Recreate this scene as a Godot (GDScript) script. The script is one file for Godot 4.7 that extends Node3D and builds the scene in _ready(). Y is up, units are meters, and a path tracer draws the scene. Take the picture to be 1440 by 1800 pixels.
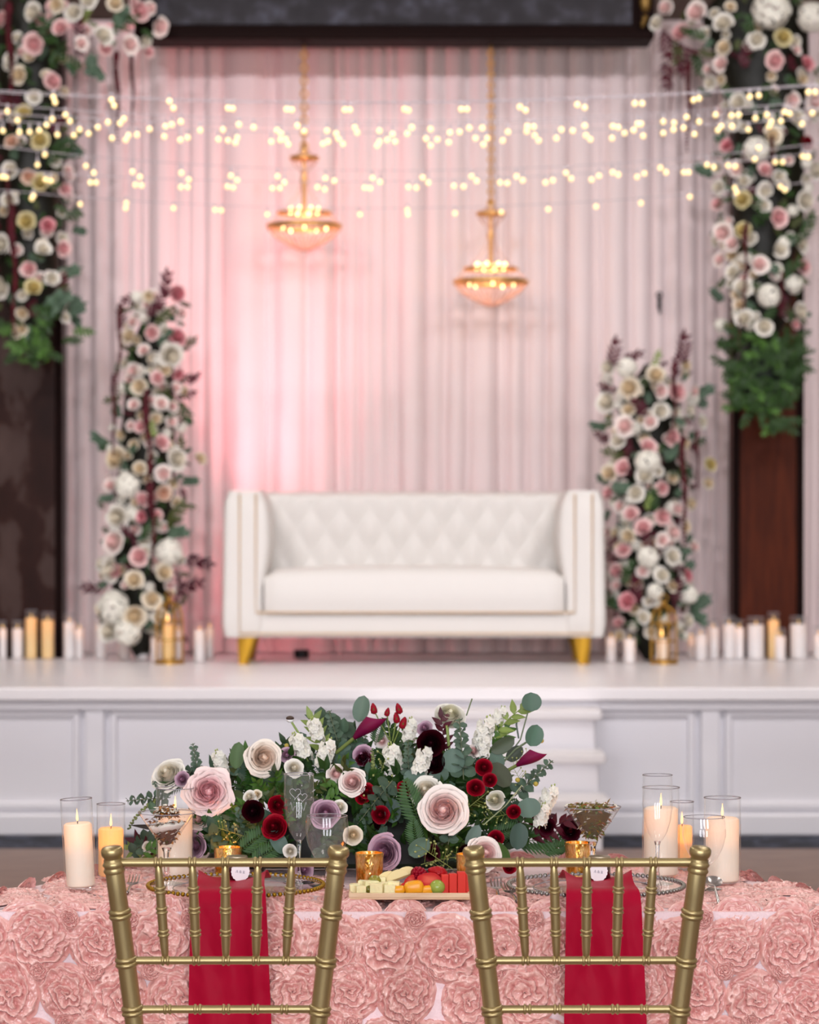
extends Node3D
# A sweetheart table for two in front of a draped wedding stage.

const F := 5104.0        # focal length in pixels of the 1440 x 1800 frame
const EYE := 1.487       # height of the lens above the floor
const STAGE := 0.683     # height of the stage deck
const TOP := 0.762       # table surface, over the cloth
const EDGE := 5.37       # distance to the straight edge of the half round table

var rng := RandomNumberGenerator.new()
var mats := {}
var names := {}
var cache := {}
var noise := FastNoiseLite.new()


class Shape:
	var v := PackedVector3Array()
	var n := PackedVector3Array()
	var c := PackedColorArray()
	var uv := PackedVector2Array()
	var ix := PackedInt32Array()
	var tint := Color.WHITE

	func put(p: Vector3, normal := Vector3.ZERO, at := Vector2.ZERO) -> int:
		v.append(p)
		n.append(normal)
		c.append(tint)
		uv.append(at)
		return v.size() - 1

	func tri(a: int, b: int, d: int) -> void:
		ix.append(a)
		ix.append(b)
		ix.append(d)

	func quad(a: int, b: int, d: int, e: int) -> void:
		tri(a, b, d)
		tri(a, d, e)

	func grid(nu: int, nv: int, f: Callable, shade = null) -> void:
		var first := v.size()
		for j in nv + 1:
			for i in nu + 1:
				var a := float(i) / nu
				var b := float(j) / nv
				if shade != null:
					tint = shade.call(a, b)
				put(f.call(a, b), Vector3.ZERO, Vector2(a, b))
		for j in nv:
			for i in nu:
				var k := first + j * (nu + 1) + i
				quad(k, k + 1, k + nu + 2, k + nu + 1)

	# a turned profile of (radius, height); repeat a point for a sharp edge
	func lathe(profile: Array, sides := 24, at := Vector3.ZERO, basis := Basis.IDENTITY) -> void:
		var first := v.size()
		var rows := profile.size()
		for j in rows:
			for i in sides:
				var a := TAU * i / sides
				put(at + basis * Vector3(profile[j].x * cos(a), profile[j].y, profile[j].x * sin(a)), Vector3.ZERO, Vector2(float(i) / sides, float(j) / rows))
		for j in rows - 1:
			for i in sides:
				var k := first + j * sides
				quad(k + i, k + (i + 1) % sides, k + sides + (i + 1) % sides, k + sides + i)

	func tube(path: Array, radii, sides := 8, caps := true) -> void:
		var count := path.size()
		var first := v.size()
		var side := Vector3.ZERO
		for j in count:
			var d: Vector3 = (path[mini(j + 1, count - 1)] - path[maxi(j - 1, 0)]).normalized()
			if side == Vector3.ZERO:
				side = d.cross(Vector3.UP if absf(d.y) < 0.9 else Vector3.RIGHT).normalized()
			side = (side - d * side.dot(d)).normalized()
			var other := d.cross(side)
			var r: float = radii[j] if radii is Array else radii
			for i in sides:
				var a := TAU * i / sides
				put(path[j] + (side * cos(a) - other * sin(a)) * r)
		for j in count - 1:
			for i in sides:
				var k := first + j * sides
				quad(k + i, k + (i + 1) % sides, k + sides + (i + 1) % sides, k + sides + i)
		if caps:
			for e in [0, count - 1]:
				var mid := put(path[e])
				for i in sides:
					var p: int = first + e * sides + i
					var q: int = first + e * sides + (i + 1) % sides
					if e == 0:
						tri(mid, q, p)
					else:
						tri(mid, p, q)

	# a box with rounded edges
	func box(at: Vector3, size: Vector3, bevel := 0.004, basis := Basis.IDENTITY) -> void:
		var h := size / 2.0
		var b := minf(bevel, minf(h.x, minf(h.y, h.z)) * 0.99)
		for face in 6:
			var axis := face % 3
			var up := (axis + 1) % 3
			var other := (axis + 2) % 3
			var way := 1.0 if face < 3 else -1.0
			var first := v.size()
			for j in 4:
				for i in 4:
					var p := Vector3.ZERO
					p[axis] = h[axis] * way
					p[up] = [-h[up], -h[up] + b, h[up] - b, h[up]][i]
					p[other] = [-h[other], -h[other] + b, h[other] - b, h[other]][j]
					var inner := p.clamp(-h + Vector3.ONE * b, h - Vector3.ONE * b)
					var normal := (p - inner).normalized()
					put(at + basis * (inner + normal * b), basis * normal, Vector2(i / 3.0, j / 3.0))
			for j in 3:
				for i in 3:
					var k := first + j * 4 + i
					if way > 0:
						quad(k, k + 4, k + 5, k + 1)
					else:
						quad(k, k + 1, k + 5, k + 4)

	func ball(at: Vector3, r: Vector3, rings := 6, sides := 8) -> void:
		var first := v.size()
		for j in rings + 1:
			var t := PI * j / rings
			for i in sides:
				var a := TAU * i / sides
				put(at + Vector3(sin(t) * cos(a), -cos(t), sin(t) * sin(a)) * r)
		for j in rings:
			for i in sides:
				var k := first + j * sides
				quad(k + i, k + (i + 1) % sides, k + sides + (i + 1) % sides, k + sides + i)

	func ring(at: Vector3, radius: float, thick: float, sides := 32, around := 6, basis := Basis.IDENTITY, squash := 1.0) -> void:
		var first := v.size()
		for j in sides:
			var a := TAU * j / sides
			for i in around:
				var b := TAU * i / around
				put(at + basis * Vector3((radius + thick * cos(b)) * cos(a), thick * sin(b) * squash, (radius + thick * cos(b)) * sin(a)))
		for j in sides:
			for i in around:
				var p := first + j * around
				var q := first + ((j + 1) % sides) * around
				quad(p + i, q + i, q + (i + 1) % around, p + (i + 1) % around)

	func mesh() -> ArrayMesh:
		var count := v.size()
		var sum := PackedVector3Array()
		sum.resize(count)
		for k in range(0, ix.size(), 3):
			var a := ix[k]
			var b := ix[k + 1]
			var d := ix[k + 2]
			var w := (v[d] - v[a]).cross(v[b] - v[a])
			sum[a] += w
			sum[b] += w
			sum[d] += w
		for k in count:
			if n[k] == Vector3.ZERO:
				n[k] = sum[k].normalized() if sum[k].length_squared() > 0.0 else Vector3.UP
		var arrays := []
		arrays.resize(Mesh.ARRAY_MAX)
		arrays[Mesh.ARRAY_VERTEX] = v
		arrays[Mesh.ARRAY_NORMAL] = n
		arrays[Mesh.ARRAY_COLOR] = c
		arrays[Mesh.ARRAY_TEX_UV] = uv
		arrays[Mesh.ARRAY_INDEX] = ix
		var made := ArrayMesh.new()
		made.add_surface_from_arrays(Mesh.PRIMITIVE_TRIANGLES, arrays)
		return made


# ---------------------------------------------------------------- helpers

func at(x: float, y: float, d: float) -> Vector3:
	return Vector3((x - 720.0) / F * d, EYE - (y - 900.0) / F * d, -d)

func size_of(pixels: float, d: float) -> float:
	return pixels / F * d

func lin(code: String) -> Color:
	return Color(code).srgb_to_linear()

func mat(key: String, color := Color.WHITE, rough := 0.6, metal := 0.0, more := {}) -> StandardMaterial3D:
	if not mats.has(key):
		var k := StandardMaterial3D.new()
		k.resource_name = key
		k.albedo_color = color
		k.roughness = rough
		k.metallic = metal
		for p in more:
			k.set(p, more[p])
		mats[key] = k
	return mats[key]

func numbered(called: String) -> String:
	var k: int = names.get(called, 0)
	names[called] = k + 1
	return called if k == 0 else "%s_%03d" % [called, k]

func tag(o: Node3D, label: String, category: String, group := "") -> Node3D:
	o.set_meta("label", label)
	o.set_meta("category", category)
	if group:
		o.set_meta("group", group)
	return o

func thing(called: String, label: String, category: String, group := "", where := Vector3.ZERO, turn := 0.0) -> Node3D:
	var o := Node3D.new()
	o.name = numbered(called)
	add_child(o)
	o.position = where
	o.rotation.y = turn
	return tag(o, label, category, group)

func part(parent: Node3D, called: String, shape, material: Material, where := Transform3D.IDENTITY) -> MeshInstance3D:
	var o := MeshInstance3D.new()
	o.name = called
	o.mesh = shape.mesh() if shape is Shape else shape
	o.material_override = material
	o.transform = where
	parent.add_child(o, true)
	return o

func single(called: String, shape, material: Material, label: String, category: String, group := "", where := Transform3D.IDENTITY) -> MeshInstance3D:
	var o := part(self, numbered(called), shape, material, where)
	tag(o, label, category, group)
	return o

func structure(called: String, shape, material: Material, parent: Node3D = self) -> MeshInstance3D:
	var o := part(parent, called, shape, material)
	if parent == self:
		o.set_meta("kind", "structure")
	return o

func again(thing_: Node3D, label: String, where: Vector3, turn := 0.0) -> Node3D:
	var base := String(thing_.name)
	var o: Node3D = thing_.duplicate()
	o.name = numbered(base)
	add_child(o)
	o.position = where
	o.rotation.y = turn
	o.set_meta("label", label)
	return o

# a basis whose Y runs along `along` and whose Z faces `facing`
func aimed(along: Vector3, facing: Vector3, scale_ := 1.0, spin := 0.0) -> Basis:
	var y := along.normalized()
	var x := y.cross(facing)
	if x.length() < 0.01:
		x = y.cross(Vector3(0.31, 0.7, -0.64))
	x = x.normalized()
	var b := Basis(x, y, x.cross(y))
	return (b * Basis(Vector3.UP, spin)).scaled_local(Vector3.ONE * scale_)

func omni(parent: Node3D, where: Vector3, color: Color, energy: float, size := 0.02) -> void:
	var l := OmniLight3D.new()
	l.name = "glow"
	l.light_color = color
	l.light_energy = energy
	l.light_size = size
	l.omni_range = 8.0
	l.omni_attenuation = 2.0
	l.shadow_enabled = true
	parent.add_child(l, true)
	l.position = where

func noise_map(freq: float, stops: Array, colors: Array, size := 512, kind := FastNoiseLite.TYPE_SIMPLEX_SMOOTH, octaves := 4, seed_ := 1) -> NoiseTexture2D:
	var t := NoiseTexture2D.new()
	t.width = size
	t.height = size
	t.seamless = true
	var f := FastNoiseLite.new()
	f.noise_type = kind
	f.frequency = freq
	f.fractal_octaves = octaves
	f.seed = seed_
	t.noise = f
	var g := Gradient.new()
	g.offsets = PackedFloat32Array(stops)
	g.colors = PackedColorArray(colors)
	t.color_ramp = g
	return t

func bump_map(freq: float, strength: float, size := 512, kind := FastNoiseLite.TYPE_SIMPLEX_SMOOTH, octaves := 4) -> NoiseTexture2D:
	var t := NoiseTexture2D.new()
	t.width = size
	t.height = size
	t.seamless = true
	t.as_normal_map = true
	t.bump_strength = strength
	var f := FastNoiseLite.new()
	f.noise_type = kind
	f.frequency = freq
	f.fractal_octaves = octaves
	t.noise = f
	return t


func _ready() -> void:
	noise.seed = 7
	noise.frequency = 1.0
	view_and_light()
	room()
	stage()
	drapes()
	alcove()
	sofa()
	table_and_cloth()
	chairs()
	flowers_on_stage()
	stage_candles()
	chandeliers()
	string_lights()
	centrepiece()
	tableware()
	fruit_board()


func view_and_light() -> void:
	var cam := Camera3D.new()
	cam.name = "camera"
	add_child(cam)
	cam.position = Vector3(0, EYE, 0)
	var lens := CameraAttributesPhysical.new()
	lens.frustum_focal_length = 68.06
	lens.frustum_focus_distance = 5.45
	lens.exposure_aperture = 3.9
	cam.attributes = lens
	cam.keep_aspect = Camera3D.KEEP_HEIGHT
	cam.fov = 20.0
	cam.current = true

	var e := Environment.new()
	e.background_mode = Environment.BG_SKY
	var sky := Sky.new()
	var air := ProceduralSkyMaterial.new()
	air.sky_top_color = Color(0.55, 0.68, 0.86)
	air.sky_horizon_color = Color(0.85, 0.9, 0.96)
	air.ground_horizon_color = Color(0.7, 0.7, 0.68)
	air.ground_bottom_color = Color(0.4, 0.4, 0.38)
	sky.sky_material = air
	e.sky = sky
	e.background_energy_multiplier = 1.0
	e.tonemap_mode = Environment.TONE_MAPPER_LINEAR
	e.tonemap_exposure = 1.0
	e.sdfgi_enabled = true
	e.ssao_enabled = true
	e.ssil_enabled = true
	var w := WorldEnvironment.new()
	w.name = "world"
	w.environment = e
	add_child(w)

	# daylight through the three windows of the wall behind the camera
	for k in 3:
		var l := AreaLight3D.new()
		l.name = "window_daylight"
		l.area_size = Vector2(1.7, 2.6)
		l.light_color = Color(0.97, 0.97, 1.0)
		l.light_energy = 23.0
		l.area_range = 40.0
		l.area_attenuation = 2.0
		l.shadow_enabled = true
		add_child(l, true)
		l.position = Vector3(-3.0 + 3.0 * k, 2.5, 3.95)
	# light panels in the ceiling
	for x in [-2.6, 2.6]:
		for z in [-2.5, -7.0, -12.2]:
			var l := AreaLight3D.new()
			l.name = "ceiling_panel_light"
			l.area_size = Vector2(1.2, 1.2)
			l.light_color = Color(1.0, 0.98, 0.96)
			l.light_energy = 4.5 if z > -10.0 else 8.5
			l.area_range = 40.0
			l.area_attenuation = 2.0
			l.shadow_enabled = true
			add_child(l, true)
			l.position = Vector3(x, 5.5, z)
			l.rotation = Vector3(-PI / 2.0, 0, 0)
	# the wash that the four ceiling spotlights throw on the stage
	for k in 4:
		var l := SpotLight3D.new()
		l.name = "stage_wash"
		l.light_color = Color(0.98, 0.97, 1.0)
		l.light_energy = 9.0
		l.light_size = 0.12
		l.spot_angle = 25.0
		l.spot_angle_attenuation = 0.6
		l.spot_range = 40.0
		l.spot_attenuation = 2.0
		l.shadow_enabled = true
		add_child(l, true)
		l.look_at_from_position(Vector3(-3.3 + 2.2 * k, 5.2, -7.8), Vector3(-1.5 + 1.0 * k, 2.1, -16.2))
	# pink LED uplights on the deck in front of the drapes
	for row in [[434, 16.0, 9.0], [530, 16.0, 3.0], [352, 15.98, 1.2]]:
		var l := SpotLight3D.new()
		l.name = "pink_uplight"
		l.light_color = Color(1.0, 0.52, 0.58)
		l.light_energy = row[2]
		l.light_size = 0.06
		l.spot_angle = 27.0
		l.spot_angle_attenuation = 1.0
		l.spot_range = 20.0
		l.spot_attenuation = 2.0
		l.shadow_enabled = true
		add_child(l, true)
		var from := at(row[0], 1100, row[1])
		from.y = STAGE + 0.09
		l.look_at_from_position(from, from + Vector3(0.03, 1.0, -0.04))




# ---------------------------------------------------------------- flowers and leaves

# one petal of a bloom whose axis is +Y and whose radius is about 1; t runs from the heart (0) to the rim (1)
func petal(s: Shape, t: float, phi: float, o: Dictionary, nu := 6, nv := 4) -> void:
	var w := lerpf(1.7, o.get("wide", 0.95), pow(t, 0.6))
	var r0 := lerpf(0.02, 0.22, t)
	var r1 := lerpf(0.06, 0.86, pow(t, o.get("spread", 0.95)))
	var high := lerpf(o.get("high", 0.86), o.get("low", 0.4), pow(t, 1.3))
	var curl: float = lerpf(0.03, 0.3, pow(t, 1.3)) * o.get("open", 1.0)
	var ruffle: float = o.get("ruffle", 0.018) * (0.3 + t)
	var odd := rng.randf() * TAU
	var tall := rng.randf_range(0.94, 1.04) if t < 0.5 else rng.randf_range(0.86, 1.06)
	var lean := rng.randf_range(-0.03, 0.05) * t
	var inner: Color = o.inner
	var base := inner.lerp(o.outer, smoothstep(0.1, 0.85, t)) * rng.randf_range(0.94, 1.04)
	s.grid(nu, nv, func(u, v):
		var a: float = u * 2.0 - 1.0
		var b: float = v * (1.0 - 0.16 * pow(absf(a), 3.0) - 0.03 * cos(a * 9.0 + odd)) * tall
		var ang: float = phi + a * w * lerpf(0.55, 1.0, sqrt(v))
		var lip := smoothstep(0.66, 1.0, b)
		var r: float = r0 + (r1 - r0) * pow(sin(minf(b, 1.0) * PI / 2.0), 0.62) + lean * b + 0.055 * a * (1.0 - 0.3 * t) + curl * lip * 0.42 + ruffle * sin(a * 5.5 + odd) * b * b
		var y: float = high * pow(b, 1.1) - curl * lip * lip * 0.62 + ruffle * sin(a * 4.3 + odd * 2.0) * b
		return Vector3(r * cos(ang), y, r * sin(ang)),
		func(u, v): return inner.lerp(base, smoothstep(0.0, 0.7, v)) * lerpf(0.93, 1.04, v) * (1.0 - 0.05 * absf(u - 0.5)))

# the closed bud in the middle of a bloom
func bud(s: Shape, o: Dictionary) -> void:
	s.tint = (o.inner as Color).lerp(o.outer, 0.25)
	var tall: float = o.get("high", 0.86)
	s.ball(Vector3(0, tall * 0.66, 0), Vector3(0.16, tall * 0.3, 0.15), 5, 8)
	s.ball(Vector3(0, tall * 0.4, 0), Vector3(0.27, tall * 0.3, 0.26), 5, 8)

# how many petals stand in each whorl; gives the place of petal k between heart and rim
func whorl(k: int, count: int) -> Vector2:
	var first := 0
	var ring := 0
	var sizes := []
	while first < count:
		var n := 3 + ring / 2
		sizes.append(n)
		first += n
		ring += 1
	var rings := sizes.size()
	var at_ := 0
	for j in rings:
		var n: int = sizes[j]
		if k < at_ + n:
			var turn := TAU * (k - at_) / n + j * 1.13
			return Vector2(clampf((j + 0.35 * (k - at_) / float(n)) / (rings - 0.65), 0.0, 1.0), turn)
		at_ += n
	return Vector2.ONE

const STYLES := {
	"w": ["white_rose", "ddd3bd", "e9e5dc", 0.9], "c": ["cream_rose", "dec69c", "e8decb", 0.9], "y": ["yellow_rose", "c9b163", "d8cda0", 0.9],
	"b": ["blush_rose", "ecc0bc", "f1e7e0", 1.0], "p": ["pink_rose", "df9fa2", "ecccc8", 0.9], "d": ["deep_pink_rose", "cd7480", "dc9ea2", 0.9],
	"r": ["red_rose", "6d0516", "930a20", 0.6], "m": ["mauve_rose", "9c6884", "c2a2b3", 0.8], "u": ["burgundy_ranunculus", "23030d", "36060f", 0.1],
	"n": ["white_ranunculus", "dfdabc", "e9e6dc", 0.15], "k": ["burgundy_dahlia", "2d0411", "430818", 0.8], "q": ["peach_rose", "dba88c", "dfc6b2", 0.9],
}

func style(code: String) -> Dictionary:
	var row: Array = STYLES[code]
	var o := {"inner": lin(row[1]), "outer": lin(row[2]), "open": row[3]}
	if code in "un":
		o.merge({"high": 0.8, "low": 0.2, "spread": 0.85, "wide": 1.1}, true)
	if code == "k":
		o.merge({"wide": 0.35, "low": 0.25, "ruffle": 0.0}, true)
	return o

func bloom_mesh(code: String, variant: int, fine := false) -> ArrayMesh:
	var key := "%s%d%s" % [code, variant, fine]
	if not cache.has(key):
		rng.seed = hash(key)
		var s := Shape.new()
		if code == "h":
			hydrangea(s, 60 if fine else 34)
		else:
			var count := 30 if fine else 17
			if code in "unk":
				count = 44 if fine else 24
			var o := style(code)
			for k in count:
				var q := whorl(k, count)
				petal(s, q.x, q.y + rng.randf_range(-0.2, 0.2), o, 8 if fine else 5, 6 if fine else 4)
			bud(s, o)
		cache[key] = s.mesh()
	return cache[key]

# the ruffled florets of a hydrangea or a stock, spread over a ball
func hydrangea(s: Shape, count: int) -> void:
	for k in count:
		var y := 1.0 - 1.25 * (k + 0.5) / count
		var a := k * 2.39996
		var r := sqrt(maxf(0.0, 1.0 - y * y))
		var out := Vector3(r * cos(a), y, r * sin(a))
		floret(s, out * 0.82, out + Vector3(rng.randf_range(-0.3, 0.3), 0, rng.randf_range(-0.3, 0.3)), 0.3, lin("e7e4d8"), 4)

func floret(s: Shape, where: Vector3, facing: Vector3, r: float, color: Color, petals := 5) -> void:
	var b := aimed(facing, Vector3(0.3, 0.2, 0.9), r, rng.randf() * TAU)
	for k in petals:
		var a := TAU * k / petals
		var w := PI / petals * 1.25
		var tone := color * rng.randf_range(0.93, 1.05)
		s.grid(2, 2, func(u, v):
			var q: float = (u - 0.5) * 2.0
			var rad: float = v * (1.0 - 0.25 * q * q)
			return where + b * Vector3(rad * cos(a + q * w * 0.8), 0.3 * v - 0.25 * v * v + 0.1 * q * q * v, rad * sin(a + q * w * 0.8)),
			func(_u, v): return tone * lerpf(0.9, 1.0, v))

# a leaf that starts at `from` and grows along `dir`, its upper face towards `face`
func leaf(s: Shape, from: Vector3, dir: Vector3, face: Vector3, length: float, width: float, color: Color, pointed := 1.0, bend := 0.25, nv := 5) -> void:
	var b := aimed(dir, face)
	var fold := rng.randf_range(0.05, 0.3)
	var tone := color * rng.randf_range(0.8, 1.15)
	s.grid(4, nv, func(u, v):
		var q: float = u * 2.0 - 1.0
		var p: float = sin(PI * pow(v, 0.8)) if pointed > 0.5 else sqrt(maxf(0.0, 1.0 - pow(2.0 * v - 1.0, 2.0)))
		if pointed > 0.5:
			p *= 1.0 - 0.35 * v
		return from + b * Vector3(q * p * width * 0.5, v * length, absf(q) * p * width * fold * 0.5 - bend * v * v * length),
		func(u, _v): return tone * (1.12 if absf(u - 0.5) < 0.1 else 1.0))

const GREENS := {"g": "28431a", "f": "466a2a", "e": "4a5f4c", "v": "566a58", "x": "480b1b", "l": "7d8f4a", "o": "41491f"}

# a spray about one unit long that grows along +Y and faces +Z
func spray(kind: String, variant: int) -> ArrayMesh:
	var key := "spray%s%d" % [kind, variant]
	if cache.has(key):
		return cache[key]
	rng.seed = hash(key)
	var s := Shape.new()
	var side := rng.randf_range(-0.2, 0.2)
	var stem := func(t: float) -> Vector3: return Vector3(side * t * t, t, -0.12 * t * t)
	var path := []
	for k in 6:
		path.append(stem.call(k / 5.0 * 0.95))
	match kind:
		"fern":
			s.tint = lin("3f5a24")
			s.tube(path, 0.008, 5)
			for k in 13:
				var t := 0.1 + 0.9 * k / 13.0
				var reach := 0.34 * sin(PI * minf(1.0, 0.25 + 0.75 * t)) + 0.03
				for w in [-1.0, 1.0]:
					leaf(s, stem.call(t), Vector3(w, 0.75, 0.1), Vector3(0, 0.2, 1), reach, 0.085, lin("2f5221"), 1.0, 0.15, 3)
		"euc":
			s.tint = lin("6a7357")
			s.tube(path, 0.01, 5)
			for k in 11:
				var t := 0.08 + 0.9 * k / 11.0
				var r := 0.24 * (1.0 - 0.55 * t)
				var turn := k * 1.7
				for w in [-1.0, 1.0]:
					leaf(s, stem.call(t), Vector3(w * cos(turn), 0.35, w * sin(turn)), Vector3(0.1 * w, 0.7, 0.8), r, r * 0.95, lin("566b5a"), 0.0, 0.1, 4)
		"dollar":
			s.tint = lin("72694f")
			s.tube(path, 0.012, 5)
			for k in 7:
				var t := 0.15 + 0.8 * k / 7.0
				var w := -1.0 if k % 2 else 1.0
				leaf(s, stem.call(t), Vector3(w, 0.5, rng.randf_range(-0.3, 0.5)), Vector3(rng.randf_range(-0.4, 0.4), 0.4, 1), 0.36, 0.36, lin("4e6857"), 0.0, 0.1, 5)
		"seed":
			s.tint = lin("8f9a55")
			s.tube(path, 0.008, 4)
			for k in 16:
				var t := 0.1 + 0.9 * k / 16.0
				var tip: Vector3 = stem.call(t) + Vector3(rng.randf_range(-0.3, 0.3), 0.12, rng.randf_range(-0.15, 0.25))
				s.tint = lin("7f8c45")
				s.tube([stem.call(t), tip], 0.006, 4)
				s.tint = lin("a4a968")
				s.ball(tip, Vector3.ONE * 0.03, 4, 5)
		"rope":   # amaranthus: a hanging tassel of small bobbles
			for k in 26:
				var t := k / 25.0
				s.tint = lin("4a0716") * rng.randf_range(0.7, 1.3)
				s.ball(Vector3(0.012 * sin(t * 9.0), t, 0.012 * cos(t * 7.0)), Vector3.ONE * (0.032 * (1.0 - 0.5 * t) * rng.randf_range(0.8, 1.25)), 4, 6)
		_:
			var tone := lin(GREENS[kind])
			s.tint = tone
			s.tube(path, 0.012, 5)
			for k in 9:
				var t := 0.05 + 0.9 * k / 9.0
				var w := -1.0 if k % 2 else 1.0
				var round_ := 0.0 if kind in "ev" else 1.0
				leaf(s, stem.call(t), Vector3(w * rng.randf_range(0.5, 1.0), 0.75, rng.randf_range(-0.3, 0.6)), Vector3(rng.randf_range(-0.5, 0.5), 0.5, 1), 0.38, 0.2 if round_ > 0.5 else 0.32, tone, round_, 0.3, 4)
			leaf(s, stem.call(0.92), Vector3(side, 1, 0.2), Vector3(0, 0.3, 1), 0.36, 0.19, tone, 1.0, 0.3, 4)
	cache[key] = s.mesh()
	return cache[key]

const SPRAY_NAME := {"fern": "fern_frond", "euc": "eucalyptus_sprig", "dollar": "silver_dollar_sprig", "seed": "seed_sprig", "rope": "amaranth_tassel", "g": "leaf_spray", "f": "leaf_spray", "e": "eucalyptus_spray", "v": "eucalyptus_spray", "x": "burgundy_leaf_spray", "l": "lime_leaf_spray", "o": "olive_leaf_spray"}

func petals() -> StandardMaterial3D:
	return mat("petal", Color.WHITE, 0.55, 0.0, {"vertex_color_use_as_albedo": true, "backlight_enabled": true, "backlight": Color(0.16, 0.16, 0.16), "metallic_specular": 0.3})

func greens() -> StandardMaterial3D:
	return mat("leaf", Color.WHITE, 0.5, 0.0, {"vertex_color_use_as_albedo": true, "backlight_enabled": true, "backlight": Color(0.3, 0.3, 0.3), "metallic_specular": 0.4})

func put_spray(o: Node3D, kind: String, where: Vector3, along: Vector3, length: float, facing := Vector3(0, 0.25, 1)) -> void:
	part(o, SPRAY_NAME[kind], spray(kind, rng.randi() % 3), greens(), Transform3D(aimed(along, facing, length), where))

func put_bloom(o: Node3D, code: String, where: Vector3, r: float, facing: Vector3, fine := false) -> void:
	var called: String = "hydrangea" if code == "h" else STYLES[code][0]
	part(o, called, bloom_mesh(code, rng.randi() % 3, fine), petals(), Transform3D(aimed(facing, Vector3(0.2, 1, 0.1), r, rng.randf() * TAU), where))

# blooms and sprays read from a list of «kind x y radius», seen at distance d, on a core that is `thick` deep; what grows out faces away from the axis
func arrange(o: Node3D, list: String, d: float, thick: float, axis: Callable) -> void:
	var origin := o.position
	var salt := hash(list)
	for row in list.split(";"):
		var f := row.strip_edges().split(" ")
		if f.size() < 4:
			continue
		salt += 1
		rng.seed = salt
		var x := float(f[1])
		var y := float(f[2])
		var r := float(f[3])
		var mid: Vector2 = axis.call(y)          # (centre, half width) of the core there, in pixels
		var q := clampf((x - mid.x) / mid.y, -1.0, 1.0)
		var fore := thick * sqrt(maxf(0.0, 1.0 - q * q)) + rng.randf_range(-0.01, 0.02)
		var dist := d - fore
		var where := at(x, y, dist) - origin
		var out := Vector3(q * 0.9 + rng.randf_range(-0.25, 0.25), rng.randf_range(-0.2, 0.45), 1.0)
		var kind := f[0]
		if SPRAY_NAME.has(kind):
			var turn := deg_to_rad(float(f[4]) if f.size() > 4 else 90.0 - q * 70.0 + rng.randf_range(-40, 40))
			var along := Vector3(cos(turn), sin(turn), 0.25)
			put_spray(o, kind, where - along * size_of(r, dist), along, size_of(2.0 * r, dist))
		else:
			put_bloom(o, kind, where, size_of(r * 1.08, dist), out)

# greenery and small blooms that fill an arrangement between two heights
func fill(o: Node3D, y0: float, y1: float, d: float, thick: float, axis: Callable, count: int, kinds: Array, length: float, salt: int) -> void:
	for k in count:
		rng.seed = salt * 1000 + k
		var y := lerpf(y0, y1, (k + rng.randf()) / count)
		var mid: Vector2 = axis.call(y)
		var q := rng.randf_range(-1.0, 1.0)
		var dist := d - thick * sqrt(1.0 - q * q) * rng.randf_range(0.72, 1.0)
		var where := at(mid.x + q * mid.y * 0.95, y, dist) - o.position
		var kind: String = kinds[rng.randi() % kinds.size()]
		var turn := rng.randf() * TAU
		if kind.length() == 1 and not SPRAY_NAME.has(kind) or kind == "h":
			put_bloom(o, kind, where, size_of(rng.randf_range(10, 15), d), Vector3(q, rng.randf_range(-0.2, 0.4), 1))
		else:
			var along := Vector3(cos(turn) + q * 0.8, sin(turn), 0.6)
			put_spray(o, kind, where, along, size_of(length * rng.randf_range(0.7, 1.2), d))

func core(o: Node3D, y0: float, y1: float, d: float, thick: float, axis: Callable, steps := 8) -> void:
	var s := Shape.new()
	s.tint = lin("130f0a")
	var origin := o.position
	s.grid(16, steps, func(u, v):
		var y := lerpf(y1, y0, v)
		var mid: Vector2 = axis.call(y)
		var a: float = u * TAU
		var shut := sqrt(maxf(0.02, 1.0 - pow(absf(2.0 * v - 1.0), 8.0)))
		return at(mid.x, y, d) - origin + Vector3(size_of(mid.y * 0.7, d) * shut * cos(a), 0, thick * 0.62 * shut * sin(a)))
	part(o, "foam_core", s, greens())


# ---------------------------------------------------------------- the room

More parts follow.
